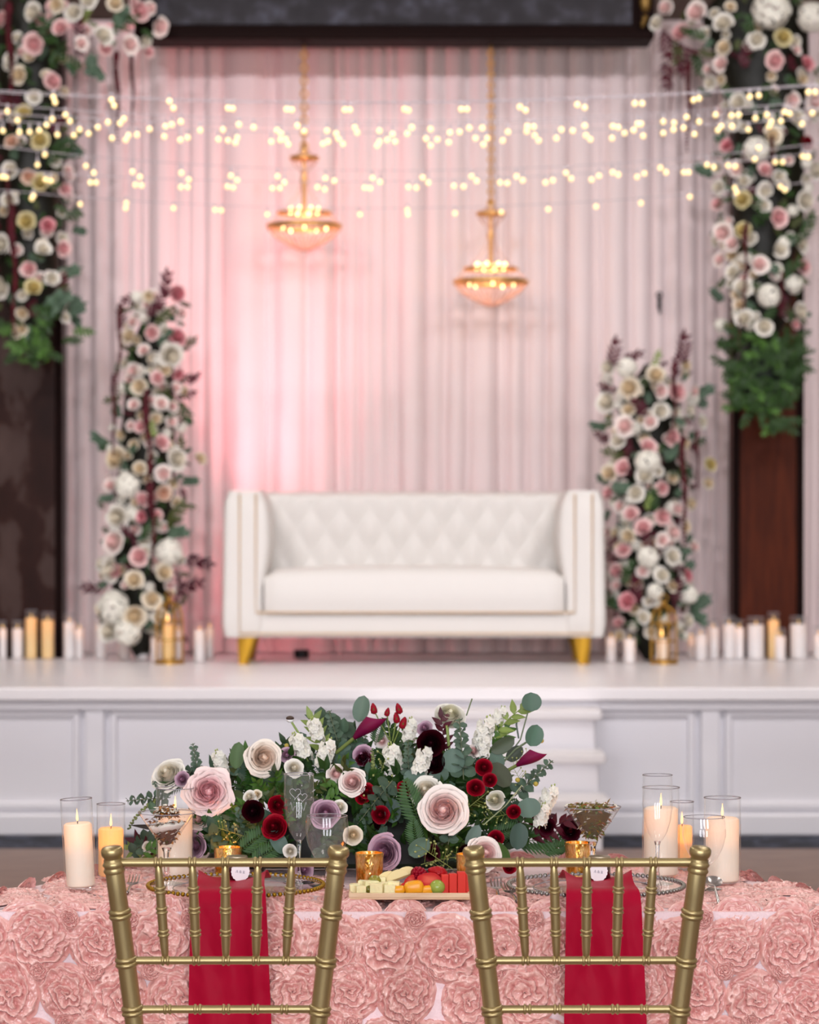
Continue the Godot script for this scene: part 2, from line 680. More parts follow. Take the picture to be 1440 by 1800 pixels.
func room() -> void:
	var plaster := mat("plaster", Color("d9cfc4"), 0.9)
	var dark := mat("back_wall", Color("6a564e"), 0.8)
	var carpet := mat("carpet", Color.WHITE, 0.95, 0.0, {"uv1_triplanar": true, "uv1_world_triplanar": true, "uv1_scale": Vector3(0.5, 0.5, 0.5),
		"albedo_texture": noise_map(0.012, [0.0, 0.42, 0.5, 0.58, 1.0], [Color("14151d"), Color("1f2230"), Color("4c5263"), Color("232634"), Color("15161f")])})
	var s := Shape.new()
	s.box(Vector3(0, -0.1, -6.6), Vector3(13.4, 0.2, 22.0), 0.01)
	structure("floor", s, carpet)
	s = Shape.new()
	s.box(Vector3(0, 5.7, -6.6), Vector3(13.4, 0.2, 22.0), 0.01)
	structure("ceiling", s, mat("ceiling_white", Color("e4e0da"), 0.9))
	for side in [["wall_left", -6.6], ["wall_right", 6.6]]:
		s = Shape.new()
		s.box(Vector3(side[1], 2.8, -6.6), Vector3(0.2, 5.6, 22.0), 0.01)
		structure(side[0], s, plaster)
	s = Shape.new()
	s.box(Vector3(0, 2.8, -17.5), Vector3(13.4, 5.6, 0.2), 0.01)
	structure("wall_back", s, dark)
	# the wall with the windows
	s = Shape.new()
	s.box(Vector3(0, 0.55, 4.3), Vector3(13.4, 1.1, 0.2), 0.01)
	s.box(Vector3(0, 4.75, 4.3), Vector3(13.4, 1.7, 0.2), 0.01)
	for x in [[-5.3, 2.8], [-1.5, 1.2], [1.5, 1.2], [5.3, 2.8]]:
		s.box(Vector3(x[0], 2.5, 4.3), Vector3(x[1], 2.8, 0.2), 0.002)
	structure("wall_rear", s, plaster)
	for k in 3:
		var x := -3.0 + 3.0 * k
		s = Shape.new()
		for w in [-1.0, 1.0]:
			s.box(Vector3(x + w * 0.86, 2.5, 4.28), Vector3(0.08, 2.8, 0.08))
			s.box(Vector3(x, 2.5 + w * 1.36, 4.28), Vector3(1.8, 0.08, 0.08))
		s.box(Vector3(x, 2.5, 4.28), Vector3(0.05, 2.7, 0.06))
		var frame := structure("window_%d" % (k + 1), s, mat("window_paint", Color("ece8e2"), 0.5))
		s = Shape.new()
		s.box(Vector3(x, 2.5, 4.29), Vector3(1.66, 2.66, 0.006), 0.001)
		structure("pane", s, glass(), frame)
	# lamps of the ceiling
	var first := true
	var panel: Node3D
	for x in [-2.6, 2.6]:
		for z in [-2.5, -7.0, -12.2]:
			var said := "square white light panel in the ceiling, %s row, %s" % ["window side" if x < 0 else "door side", {-2.5: "nearest the windows", -7.0: "in the middle", -12.2: "nearest the stage"}[z]]
			if first:
				panel = thing("ceiling_light", said, "ceiling light", "ceiling light panels", Vector3(x, 5.56, z))
				s = Shape.new()
				for w in [-1.0, 1.0]:
					s.box(Vector3(w * 0.63, 0, 0), Vector3(0.05, 0.08, 1.3))
					s.box(Vector3(0, 0, w * 0.63), Vector3(1.3, 0.08, 0.05))
				part(panel, "frame", s, mat("window_paint"))
				s = Shape.new()
				s.box(Vector3(0, 0.0, 0), Vector3(1.22, 0.04, 1.22))
				part(panel, "diffuser_light", s, mat("diffuser", Color("f4f2ee"), 0.6, 0.0, {"emission_enabled": true, "emission": Color(1, 0.98, 0.96), "emission_energy_multiplier": 1.5}))
				first = false
			else:
				again(panel, said, Vector3(x, 5.56, z))
	var spot: Node3D
	for k in 4:
		var where := Vector3(-3.3 + 2.2 * k, 5.2, -7.8)
		var said := "black ceiling spotlight aimed at the stage, %s from the wall of the brown post" % ["first", "second", "third", "fourth"][k]
		if k == 0:
			spot = thing("spotlight", said, "spotlight", "stage spotlights", where)
			s = Shape.new()
			var b := Basis(Vector3.RIGHT, -PI / 2 - 0.5)
			s.lathe([Vector2(0.001, -0.24), Vector2(0.07, -0.24), Vector2(0.07, -0.24), Vector2(0.08, -0.04), Vector2(0.08, -0.04), Vector2(0.072, -0.04), Vector2(0.07, -0.1), Vector2(0.001, -0.1)], 20, Vector3.ZERO, b)
			part(spot, "can", s, mat("black_metal", Color("17171a"), 0.4, 0.6))
			s = Shape.new()
			s.tube([Vector3(0, 0.05, 0.08), Vector3(0, 0.42, 0.08)], 0.015)
			part(spot, "bracket", s, mat("black_metal"))
			s = Shape.new()
			s.lathe([Vector2(0.001, -0.09), Vector2(0.065, -0.09), Vector2(0.065, -0.085), Vector2(0.001, -0.08)], 16, Vector3.ZERO, b)
			part(spot, "lamp_face", s, mat("lamp_face", Color("f4f2ee"), 0.5, 0.0, {"emission_enabled": true, "emission": Color(1, 1, 1), "emission_energy_multiplier": 4.0}))
		else:
			again(spot, said, where)


func glass() -> StandardMaterial3D:
	return mat("glass", Color(1, 1, 1, 0.03), 0.02, 0.0, {"transparency": BaseMaterial3D.TRANSPARENCY_ALPHA, "cull_mode": BaseMaterial3D.CULL_DISABLED})


# ---------------------------------------------------------------- stage

func stage() -> void:
	var white := mat("stage_white", Color("f0eef3"), 0.42)
	var deckm := mat("deck_white", Color("eeeaec"), 0.3)
	# a wooden dance floor lies on the carpet between the table and the stage
	var s := Shape.new()
	s.box(Vector3(0, 0.011, -7.7), Vector3(11.5, 0.02, 9.9), 0.004)
	single("dance_floor", s, mat("dance_floor", Color.WHITE, 0.45, 0.0, {"uv1_triplanar": true, "uv1_world_triplanar": true, "uv1_scale": Vector3(0.3, 0.3, 2.2),
		"albedo_texture": noise_map(0.02, [0.0, 0.5, 1.0], [Color("6f5448"), Color("856a5d"), Color("9a8072")])}),
		"brown wooden dance floor laid over the dark carpet in front of the stage", "dance floor")
	var o := thing("stage", "long white panelled stage platform carrying the sofa and the flower pillars", "stage", "", Vector3(0, 0, -13.3))
	s = Shape.new()
	s.box(Vector3(0, STAGE - 0.03, -1.93), Vector3(12.9, 0.06, 3.9), 0.008)
	part(o, "deck", s, deckm)
	s = Shape.new()
	s.box(Vector3(0, (STAGE - 0.06) / 2 + 0.001, -1.98), Vector3(12.7, STAGE - 0.062, 3.8), 0.004)
	part(o, "fascia_board", s, white)
	s = Shape.new()
	s.box(Vector3(0, STAGE - 0.085, -0.045), Vector3(12.8, 0.045, 0.05), 0.012)
	part(o, "cornice", s, white)
	s = Shape.new()
	s.box(Vector3(0, 0.05, -0.05), Vector3(12.8, 0.1, 0.05), 0.012)
	part(o, "plinth", s, white)
	var stiles := [-4.23, -1.448, 1.383, 4.2]
	for x in stiles:
		s = Shape.new()
		s.box(Vector3(x, 0.34, -0.058), Vector3(0.088, 0.5, 0.04), 0.008)
		part(o, "stile", s, white)
	for k in 3:
		var x0: float = stiles[k] + 0.085
		var x1: float = stiles[k + 1] - 0.085
		s = Shape.new()
		for y in [0.135, 0.56]:
			s.box(Vector3((x0 + x1) / 2, y, -0.07), Vector3(x1 - x0, 0.035, 0.03), 0.01)
		for x in [x0, x1]:
			s.box(Vector3(x, 0.348, -0.07), Vector3(0.035, 0.455, 0.03), 0.01)
		part(o, "panel_frame", s, white)
	# steps in front of it
	var st := thing("stage_steps", "white wooden steps leading up to the stage behind the flowers", "steps", "", Vector3(0, 0, -13.3))
	var x0 := at(640, 900, 13.0).x
	var x1 := at(1048, 900, 13.0).x
	var heights := [0.225, 0.40, 0.575]
	for k in 3:
		var z := 0.75 - 0.25 * k
		s = Shape.new()
		s.box(Vector3((x0 + x1) / 2, heights[k], z - 0.125), Vector3(x1 - x0 + 0.06, 0.045, 0.29), 0.012)
		part(st, "tread", s, deckm)
		s = Shape.new()
		s.box(Vector3((x0 + x1) / 2, heights[k] / 2 - 0.012, z - 0.14), Vector3(x1 - x0, heights[k] - 0.024, 0.22), 0.006)
		part(st, "riser", s, white)


# ---------------------------------------------------------------- drapes

const DRAPE := 16.4

func drape(edges: Array, label: String, salt: int, called := "drape") -> void:
	var xs := []
	for e in edges:
		xs.append((float(e) - 720.0) / F * DRAPE)
	xs[0] += 0.0008
	xs[-1] -= 0.0008
	var tall := 4.25
	var foot := STAGE + 0.008
	var folds := xs.size() - 1
	rng.seed = salt
	var amps := []
	for k in folds:
		amps.append(clampf((xs[k + 1] - xs[k]) * 0.42, 0.022, 0.075) * rng.randf_range(0.8, 1.2))
	var s := Shape.new()
	var per := 10
	s.grid(folds * per, 16, func(u, v):
		var p: float = u * folds
		var k := mini(int(p), folds - 1)
		var q: float = p - k
		var y := lerpf(foot, tall, v)
		var x: float = lerpf(xs[k], xs[k + 1], q)
		var sway := noise.get_noise_2d(x * 1.3 + salt, y * 0.35) * 0.03 * sin(PI * u)
		var round_ := 1.0 - pow(absf(2.0 * q - 1.0), 2.4)
		var crease := noise.get_noise_2d(x * 22.0, y * 0.25 + salt) * 0.012
		return Vector3(x + sway * (1.0 - v), y, -DRAPE - 0.05 + amps[k] * round_ * lerpf(1.0, 0.75, v) + crease))
	# a stitched hem along the foot
	var o := thing(called, label, "drape", "stage drapes")
	part(o, "cloth", s, mat("drape_cloth", Color("e3d2d1"), 0.75, 0.0, {"metallic_specular": 0.3}))
	s = Shape.new()
	s.tube([Vector3(xs[0] + 0.01, tall, -DRAPE - 0.03), Vector3(xs[-1] - 0.01, tall, -DRAPE - 0.03)], 0.022)
	part(o, "rod_pocket", s, mat("drape_cloth"))


func drapes() -> void:
	drape([104, 128, 155, 190, 225, 245, 262], "pale drape beside the brown post on the blotchy side, behind the taller flower pillar", 1)
	drape([262, 308, 330, 357, 392], "narrow blush drape between the tall flower pillar and the first chandelier", 2)
	drape([392, 465, 480, 540, 588], "brightest pink lit drape, behind the higher chandelier", 3)
	drape([588, 606, 631, 654, 680, 699, 747], "finely pleated pale drape between the two chandeliers", 4)
	drape([747, 782, 822, 874], "pale pleated drape behind the lower chandelier", 5)
	drape([874, 890, 925, 960, 999], "mauve shaded drape just past the lower chandelier", 6)
	drape([999, 1043, 1062, 1108, 1147], "greyish drape above the shorter flower pillar", 7)
	drape([1147, 1172, 1200, 1227, 1245, 1262, 1290], "grey white drape with a small black clip, beside the plain brown post", 8)
	drape([1406, 1422, 1440, 1462, 1490, 1530], "beige drape at the outer side of the plain brown post", 9)
	var s := Shape.new()
	var p := at(1159, 533, DRAPE + 0.005)
	s.box(Vector3.ZERO, Vector3(0.022, 0.07, 0.03), 0.006)
	s.ring(Vector3(0, 0.048, 0), 0.014, 0.005, 14, 6, Basis(Vector3.RIGHT, PI / 2))
	s.tube([Vector3(0, -0.03, 0.004), Vector3(0.006, -0.06, 0.008)], 0.007, 6)
	single("hanging_clip", s, mat("black_metal"), "small black clip hanging on the grey white drape above the short flower pillar", "clip", "", Transform3D(Basis.IDENTITY, p))


# the header beam and the brown posts that frame the drapes
func alcove() -> void:
	var brown := mat("post_lacquer", Color.WHITE, 0.35, 0.0, {"metallic_specular": 0.2, "uv1_triplanar": true, "uv1_world_triplanar": true, "uv1_scale": Vector3(0.55, 0.3, 0.55),
		"albedo_texture": noise_map(0.012, [0.0, 0.45, 0.55, 1.0], [Color("22110d"), Color("2c1712"), Color("40302c"), Color("4c3b37")], 512, FastNoiseLite.TYPE_SIMPLEX_SMOOTH, 5, 3)})
	var plain := mat("post_wood", Color.WHITE, 0.45, 0.0, {"metallic_specular": 0.2, "uv1_triplanar": true, "uv1_world_triplanar": true, "uv1_scale": Vector3(2.0, 0.25, 2.0),
		"albedo_texture": noise_map(0.02, [0.0, 1.0], [Color("3d190d"), Color("542412")], 512, FastNoiseLite.TYPE_SIMPLEX_SMOOTH, 4, 5)})
	var trim := mat("dark_trim", Color("170a08"), 0.6, 0.0, {"metallic_specular": 0.15})
	for row in [["brown_post", -60, 110, brown, "dark brown lacquered post with pale blotches, below the hanging flowers beside the tall pillar"], ["brown_post", 1288, 1413, plain, "plain reddish brown wooden post under the flower cluster with the green leafy end"]]:
		var x0: float = (row[1] - 720.0) / F * 16.0
		var x1: float = (row[2] - 720.0) / F * 16.0
		var said: String = row[4]
		said = said.replace("beside the tall pillar", "beside the tall pillar")
		var o := thing(row[0], said, "post", "brown posts", Vector3((x0 + x1) / 2, STAGE, -16.1))
		var s := Shape.new()
		s.box(Vector3(0, 2.1, 0), Vector3(x1 - x0, 4.2, 0.2), 0.01)
		part(o, "board", s, row[3])
		for w in [-1.0, 1.0]:
			s = Shape.new()
			s.box(Vector3(w * ((x1 - x0) / 2 - 0.02), 2.1, 0.105), Vector3(0.04, 4.2, 0.03), 0.008)
			part(o, "edge_trim", s, trim)
	var low := EYE + (900.0 - 70.0) / F * 15.75
	var a := (236.0 - 720.0) / F * 15.75
	var b := (1150.0 - 720.0) / F * 15.75
	var o := thing("header_beam", "wide dark grey header beam over the drapes", "beam", "", Vector3((a + b) / 2, low, -15.92))
	var s := Shape.new()
	s.box(Vector3(0, 0.42, 0), Vector3(b - a, 0.82, 0.34), 0.01)
	part(o, "beam_body", s, trim)
	s = Shape.new()
	s.box(Vector3(-0.02, 0.46, 0.172), Vector3(b - a - 0.2, 0.76, 0.02), 0.004)
	part(o, "grey_panel", s, mat("header_panel", Color.WHITE, 0.35, 0.0, {"metallic_specular": 0.2, "uv1_triplanar": true, "uv1_scale": Vector3(0.5, 0.6, 0.5),
		"albedo_texture": noise_map(0.02, [0.0, 0.5, 0.7, 1.0], [Color("1c181b"), Color("262226"), Color("343239"), Color("4a4a56")], 512, FastNoiseLite.TYPE_SIMPLEX_SMOOTH, 4, 9)}))
	s = Shape.new()
	s.box(Vector3(0, 0.025, 0.185), Vector3(b - a, 0.05, 0.03), 0.008)
	part(o, "bottom_rail", s, trim)
	for w in [-1.0, 1.0]:
		s = Shape.new()
		s.box(Vector3(w * ((b - a) / 2 - 0.045), 0.45, 0.185), Vector3(0.09, 0.76, 0.03), 0.008)
		part(o, "end_rail", s, trim)
	s = Shape.new()
	s.ball(Vector3((b - a) / 2 - 0.05, 0.2, 0.205), Vector3(0.035, 0.06, 0.02))
	s.tube([Vector3((b - a) / 2 - 0.05, 0.12, 0.21), Vector3((b - a) / 2 - 0.07, 0.06, 0.215)], [0.02, 0.006])
	part(o, "gilt_ornament", s, mat("old_gold", Color("6b5227"), 0.4, 0.8))
	# the uplights that colour the drapes
	var can: Node3D
	for row in [[434, 16.0, "small black pink-beam uplight hidden behind the sofa leg"], [530, 16.0, "small black pink-beam uplight hidden behind the tufted sofa back"], [352, 15.98, "small black pink-beam uplight on the deck behind the tall flower pillar"]]:
		var where := at(row[0], 1100, row[1])
		where.y = STAGE
		if can == null:
			can = thing("uplight", row[2], "uplight", "pink uplights", where)
			s = Shape.new()
			s.lathe([Vector2(0.001, 0), Vector2(0.04, 0), Vector2(0.04, 0), Vector2(0.043, 0.045), Vector2(0.043, 0.045), Vector2(0.038, 0.045), Vector2(0.038, 0.035), Vector2(0.001, 0.035)], 20)
			part(can, "can", s, mat("black_metal"))
			s = Shape.new()
			s.lathe([Vector2(0.001, 0.036), Vector2(0.036, 0.036), Vector2(0.036, 0.041), Vector2(0.001, 0.041)], 16)
			part(can, "lamp_face", s, mat("pink_led_lamp", Color(1, 0.5, 0.6), 0.5, 0.0, {"emission_enabled": true, "emission": Color(1, 0.36, 0.5), "emission_energy_multiplier": 3.0}))
		else:
			again(can, row[2], where)


# ---------------------------------------------------------------- sofa

func sofa() -> void:
	var leather := mat("white_leather", Color("d6d2cd"), 0.42, 0.0, {"metallic_specular": 0.4})
	var gold := mat("bright_gold", Color("d9a93a"), 0.28, 0.9)
	var thread := mat("gold_thread", Color("c9a982"), 0.5, 0.2)
	var o := thing("sofa", "white tufted leather sofa with thin gold piping and gold legs", "sofa", "", at(728, 0, 15.28) * Vector3(1, 0, 1) + Vector3(0, STAGE, 0))
	var s := Shape.new()
	s.box(Vector3(0, 0.53, -0.62), Vector3(1.62, 0.77, 0.12), 0.04)
	s.box(Vector3(0, 0.21, -0.34), Vector3(1.66, 0.135, 0.66), 0.02)
	part(o, "frame", s, leather)
	for w in [-1.0, 1.0]:
		s = Shape.new()
		# an arm as high as the back, its inner face bulging towards the seat
		s.grid(40, 12, func(u, v):
			var t: float = v
			var a: float = u * TAU
			var p := Vector2(signf(cos(a)) * pow(absf(cos(a)), 0.22), signf(sin(a)) * pow(absf(sin(a)), 0.16))
			var y := 0.145 + 0.772 * sin(t * PI / 2.0) if t < 1.0 else 0.917
			y = 0.145 + 0.772 * t
			var shrink := 1.0 - 0.22 * pow(maxf(0.0, (t - 0.88) / 0.12), 2.0) - 0.12 * pow(maxf(0.0, (0.08 - t) / 0.08), 2.0)
			var lean := 0.012 * (1.0 - t)
			var bulge := 0.03 * sin(PI * clampf((t - 0.35) / 0.65, 0.0, 1.0)) * maxf(0.0, -p.x * w)
			var wide := 0.112
			return Vector3(w * (0.893 + lean) + p.x * wide * shrink - w * bulge, y, -0.34 + p.y * 0.345 * (1.0 - (1.0 - shrink) * 0.33)))
		s.box(Vector3(w * 0.893, 0.9, -0.34), Vector3(0.17, 0.034, 0.64), 0.016)
		s.box(Vector3(w * 0.9, 0.16, -0.34), Vector3(0.19, 0.026, 0.65), 0.01)
		part(o, "arm", s, leather)
	s = Shape.new()
	s.grid(48, 20, func(u, v):
		var x := lerpf(-0.79, 0.79, u)
		# over the front edge, across the top, down at the back
		var p: float = v
		var y := 0.285
		var z := 0.012
		var crown := 0.025 * (1.0 - pow(absf(x) / 0.79, 3.0))
		if p < 0.3:
			y = lerpf(0.275, 0.45, p / 0.3)
			z = 0.012 + 0.012 * sin(PI * p / 0.3)
		elif p < 0.5:
			var a := (p - 0.3) / 0.2 * PI / 2.0
			y = 0.45 + sin(a) * (0.045 + crown)
			z = 0.012 - (1.0 - cos(a)) * 0.06
		else:
			z = lerpf(-0.048, -0.54, (p - 0.5) / 0.5)
			y = 0.495 + crown - 0.01 * (p - 0.5)
		var edge := smoothstep(0.93, 1.0, absf(x) / 0.79)
		return Vector3(x, y - edge * 0.04 * smoothstep(0.25, 0.5, p), z - edge * 0.02))
	part(o, "seat_cushion", s, leather)
	# the tufted back: buttons in a diamond lattice, creases between them
	var lattice := []
	var step := 0.16
	for r in 3:
		var y: float = [0.83, 0.703, 0.57][r]
		for k in (9 if r == 1 else 8):
			lattice.append(Vector2((-0.64 if r == 1 else -0.56) + k * step, y))
	s = Shape.new()
	s.grid(120, 44, func(u, v):
		var x := lerpf(-0.8, 0.8, u)
		var y := lerpf(0.46, 0.915, v)
		var z := -0.5
		var fx: float = (x + 0.64) / step
		var fy: float = (y - 0.703) / 0.1285
		var a := fx + fy * 0.5 
		var b := fx - fy * 0.5
		var ca := absf(a - roundf(a))
		var cb := absf(b - roundf(b))
		var puff := sqrt(clampf(ca * 2.0, 0, 1)) * sqrt(clampf(cb * 2.0, 0, 1))
		z += -0.015 + 0.019 * puff
		var top := smoothstep(0.86, 0.915, y)
		z = lerpf(z, -0.53, top * top)
		if v >= 1.0:
			z = -0.6
		return Vector3(x, y, z))
	part(o, "tufted_back", s, leather)
	for q in lattice:
		s = Shape.new()
		s.ball(Vector3.ZERO, Vector3(0.013, 0.013, 0.008), 6, 10)
		part(o, "button", s, leather, Transform3D(Basis.IDENTITY, Vector3(q.x, q.y, -0.541)))
	s = Shape.new()
	s.tube([Vector3(-0.832, 0.9, 0.008), Vector3(-0.832, 0.275, 0.012), Vector3(0.846, 0.275, 0.012), Vector3(0.846, 0.9, 0.008)], 0.0055, 6)
	part(o, "inner_piping", s, thread)
	s = Shape.new()
	s.tube([Vector3(-0.918, 0.9, 0.008), Vector3(-0.918, 0.165, 0.012), Vector3(0.938, 0.165, 0.012), Vector3(0.938, 0.9, 0.008)], 0.0055, 6)
	part(o, "outer_piping", s, thread)
	for w in [-1.0, 1.0]:
		for z in [-0.05, -0.6]:
			s = Shape.new()
			s.grid(4, 1, func(u, v):
				var k := int(round(u * 4.0)) % 4
				var c: Vector2 = [Vector2(-1, 1), Vector2(-1, -1), Vector2(1, -1), Vector2(1, 1)][k]
				var half := lerpf(0.026, 0.046, v)
				return Vector3(w * lerpf(0.898, 0.885, v) + c.x * half * (1.0), 0.15 * v, z - c.y * half * 0.8))
			s.box(Vector3(w * 0.898, 0.004, z), Vector3(0.05, 0.008, 0.042), 0.002)
			part(o, "leg", s, gold)


# ---------------------------------------------------------------- table, cloth and chairs

func cloth_edge(p: float) -> Array:   # point and outward direction at p metres along the edge of the half round table
	var r := 0.82
	if p < 2.0 * r:
		return [Vector2(-r + p, 0.0), Vector2(0, 1)]
	var a := (p - 2.0 * r) / r
	return [Vector2(r * cos(a), -r * sin(a)), Vector2(cos(a), -sin(a))]


# a rose of crumpled satin ribbon, wound in a spiral; radius 1 is one unit
func rosette(variant: int) -> ArrayMesh:
	rng.seed = 400 + variant
	var n := FastNoiseLite.new()
	n.seed = variant
	n.frequency = 1.0
	n.fractal_octaves = 2
	var turns := rng.randf_range(3.4, 4.4)
	var s := Shape.new()
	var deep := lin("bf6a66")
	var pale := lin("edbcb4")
	var height := func(r: float, a: float) -> Vector3:
		var x := cos(a) * (0.2 + 0.95 * r)
		var z := sin(a) * (0.2 + 0.95 * r)
		var wobble := 0.9 * n.get_noise_3d(x * 1.3, z * 1.3, r * 1.6) + 0.1 * n.get_noise_3d(x * 4.0, z * 4.0, r * 3.0 + 9.0)
		var ph := pow(r, 0.8) * turns + a / TAU + wobble
		var lap := ph - floorf(ph)
		var fold := n.get_noise_3d(x * 3.2 + floorf(ph) * 1.7, z * 3.2, lap * 1.1)
		var fine := n.get_noise_3d(x * 9.0 + floorf(ph) * 2.7, z * 9.0, lap * 1.2 + 4.0)
		var h := 0.2 * pow(lap, 1.3) * smoothstep(1.0, 0.92, lap) + (0.085 * fold + 0.035 * fine) * smoothstep(0.0, 0.4, r)
		return Vector3(h, lap, fold)
	s.grid(120, 44, func(u, v):
		var a: float = u * TAU
		var r: float = 1.0 - 0.985 * v
		var q: Vector3 = height.call(r, a if u < 1.0 else 0.0)
		if u >= 1.0:
			q = height.call(r, TAU)
		var rim := smoothstep(1.0, 0.86, r)
		var out := r * (1.0 + 0.05 * n.get_noise_2d(cos(a) * 2.0, sin(a) * 2.0))
		return Vector3(out * cos(a), (0.06 + q.x + 0.12 * (1.0 - r * r)) * rim, out * sin(a)),
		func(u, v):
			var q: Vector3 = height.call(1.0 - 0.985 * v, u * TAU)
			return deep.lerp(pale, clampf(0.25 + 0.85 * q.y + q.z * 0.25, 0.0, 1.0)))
	return s.mesh()


func table_and_cloth() -> void:
	var o := thing("table", "half round table under the pink rosette tablecloth", "table", "", Vector3(0, 0, -EDGE))
	var s := Shape.new()
	s.grid(48, 1, func(u, v):
		var e: Array = cloth_edge(u * 0.82 * (2.0 + PI) * 0.9999)
		return Vector3(e[0].x * 0.96, 0.715 + 0.025 * v, (e[0].y + 0.3) * 0.95 - 0.3))
	for y in [0.715, 0.74]:
		s.grid(48, 1, func(u, v):
			var e: Array = cloth_edge(u * 0.82 * (2.0 + PI) * 0.9999)
			return Vector3(e[0].x * v * 0.96, y, -0.3 + (e[0].y + 0.3) * v * 0.95))
	part(o, "tabletop", s, mat("plywood", Color("a98a66"), 0.7))
	for q in [Vector2(-0.6, -0.1), Vector2(0.6, -0.1), Vector2(0, -0.65)]:
		s = Shape.new()
		s.tube([Vector3(q.x, 0, q.y), Vector3(q.x, 0.716, q.y)], 0.018)
		part(o, "leg", s, mat("black_metal"))
	var satin := mat("rosette_satin", Color.WHITE, 0.28, 0.0, {"vertex_color_use_as_albedo": true, "rim_enabled": true, "rim": 0.15, "rim_tint": 0.3, "metallic_specular": 0.65,
		"normal_enabled": true, "normal_scale": 0.22, "normal_texture": bump_map(0.02, 6.0), "uv1_triplanar": true, "uv1_scale": Vector3(0.7, 0.7, 0.7)})
	var net := mat("cloth_net", Color("ecd2d6"), 0.6, 0.0, {"normal_enabled": true, "normal_scale": 0.8, "normal_texture": bump_map(0.02, 6.0), "uv1_triplanar": true, "uv1_world_triplanar": true, "uv1_scale": Vector3(6, 6, 6)})
	var c := thing("tablecloth", "dusty pink tablecloth covered with crumpled satin ribbon roses", "tablecloth", "", Vector3(0, 0, -EDGE))
	var whole := 0.82 * (2.0 + PI) * 0.9999
	s = Shape.new()
	s.grid(160, 8, func(u, v):
		var e: Array = cloth_edge(u * whole)
		var flare: float = 0.006 + (1.0 - v) * 0.03 * (1.0 + noise.get_noise_2d(u * 26.0, 2.0))
		return Vector3(e[0].x + e[1].x * flare, lerpf(0.012, 0.748, v), e[0].y + e[1].y * flare))
	s.grid(96, 6, func(u, v):
		var e: Array = cloth_edge(u * whole)
		var at2: Vector2 = (e[0] + e[1] * 0.006 - Vector2(0, -0.3)) * (1.0 - v * 0.999) + Vector2(0, -0.3)
		return Vector3(at2.x, 0.748 + 0.004 * minf(1.0, v * 6.0), at2.y))
	part(c, "net_ground", s, net)
	var roses := []
	for k in 6:
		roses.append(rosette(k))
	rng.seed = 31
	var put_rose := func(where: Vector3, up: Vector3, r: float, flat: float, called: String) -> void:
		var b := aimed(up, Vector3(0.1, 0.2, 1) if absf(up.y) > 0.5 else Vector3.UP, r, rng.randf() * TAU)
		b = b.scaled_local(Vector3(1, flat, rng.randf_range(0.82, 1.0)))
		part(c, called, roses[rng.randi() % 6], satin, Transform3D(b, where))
	# rows that hang down the skirt
	var pitch := 0.106
	for row in 4:
		var y := 0.69 - row * 0.094
		var p := 0.03 + (0.5 * pitch if row % 2 else 0.0)
		while p < whole:
			var e: Array = cloth_edge(p)
			if p < 1.64 or row < 3:
				var out: float = 0.008 + 0.03 * (1.0 - y / 0.75)
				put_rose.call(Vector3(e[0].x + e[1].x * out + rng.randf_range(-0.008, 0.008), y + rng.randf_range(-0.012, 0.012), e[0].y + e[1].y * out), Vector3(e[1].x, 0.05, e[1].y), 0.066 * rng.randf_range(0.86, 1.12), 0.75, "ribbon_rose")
				if p < 1.64 and rng.randf() < 0.55:
					put_rose.call(Vector3(e[0].x + pitch * 0.5, y + 0.047, e[0].y + out + 0.004), Vector3(e[1].x, 0.05, e[1].y), 0.02, 1.3, "ribbon_bud")
			p += pitch * (1.0 if p < 1.64 else 1.25) * rng.randf_range(0.95, 1.05)
	# a row turned over the edge of the top
	var q0 := 0.02
	while q0 < whole:
		var e: Array = cloth_edge(q0)
		put_rose.call(Vector3(e[0].x + e[1].x * 0.002, 0.731, e[0].y + e[1].y * 0.002), Vector3(e[1].x, 0.42, e[1].y), 0.046 * rng.randf_range(0.9, 1.1), 0.5, "ribbon_rose")
		q0 += 0.088 if q0 < 1.64 else 0.11
	# and those that lie on the top
	var z := -0.066
	var odd := false
	while z > -0.8:
		var half := sqrt(maxf(0.0, 0.8 * 0.8 - z * z))
		var x := -half + (0.05 if odd else 0.0)
		while x < half:
			if absf(x) > 0.3 or z > -0.3 or rng.randf() < 0.3:
				put_rose.call(Vector3(x, 0.751, z + rng.randf_range(-0.01, 0.01)), Vector3(rng.randf_range(-0.06, 0.06), 1, rng.randf_range(-0.06, 0.06)), 0.056 * rng.randf_range(0.9, 1.1), 0.45, "ribbon_rose")
			x += 0.1
		z -= 0.088
		odd = not odd


func bamboo(s: Shape, path: Array, radius: float, rings: Array, n := 14) -> void:
	var rad := []
	for k in path.size():
		rad.append(radius)
	s.tube(path, rad, n)
	for q in rings:
		var d: Vector3 = q[1]
		for w in [-0.0042, 0.0042]:
			s.ring(q[0] + d * w, radius * 0.93, radius * 0.24 + 0.0012, 16, 8, aimed(d, Vector3(0.3, 0.1, 1)))


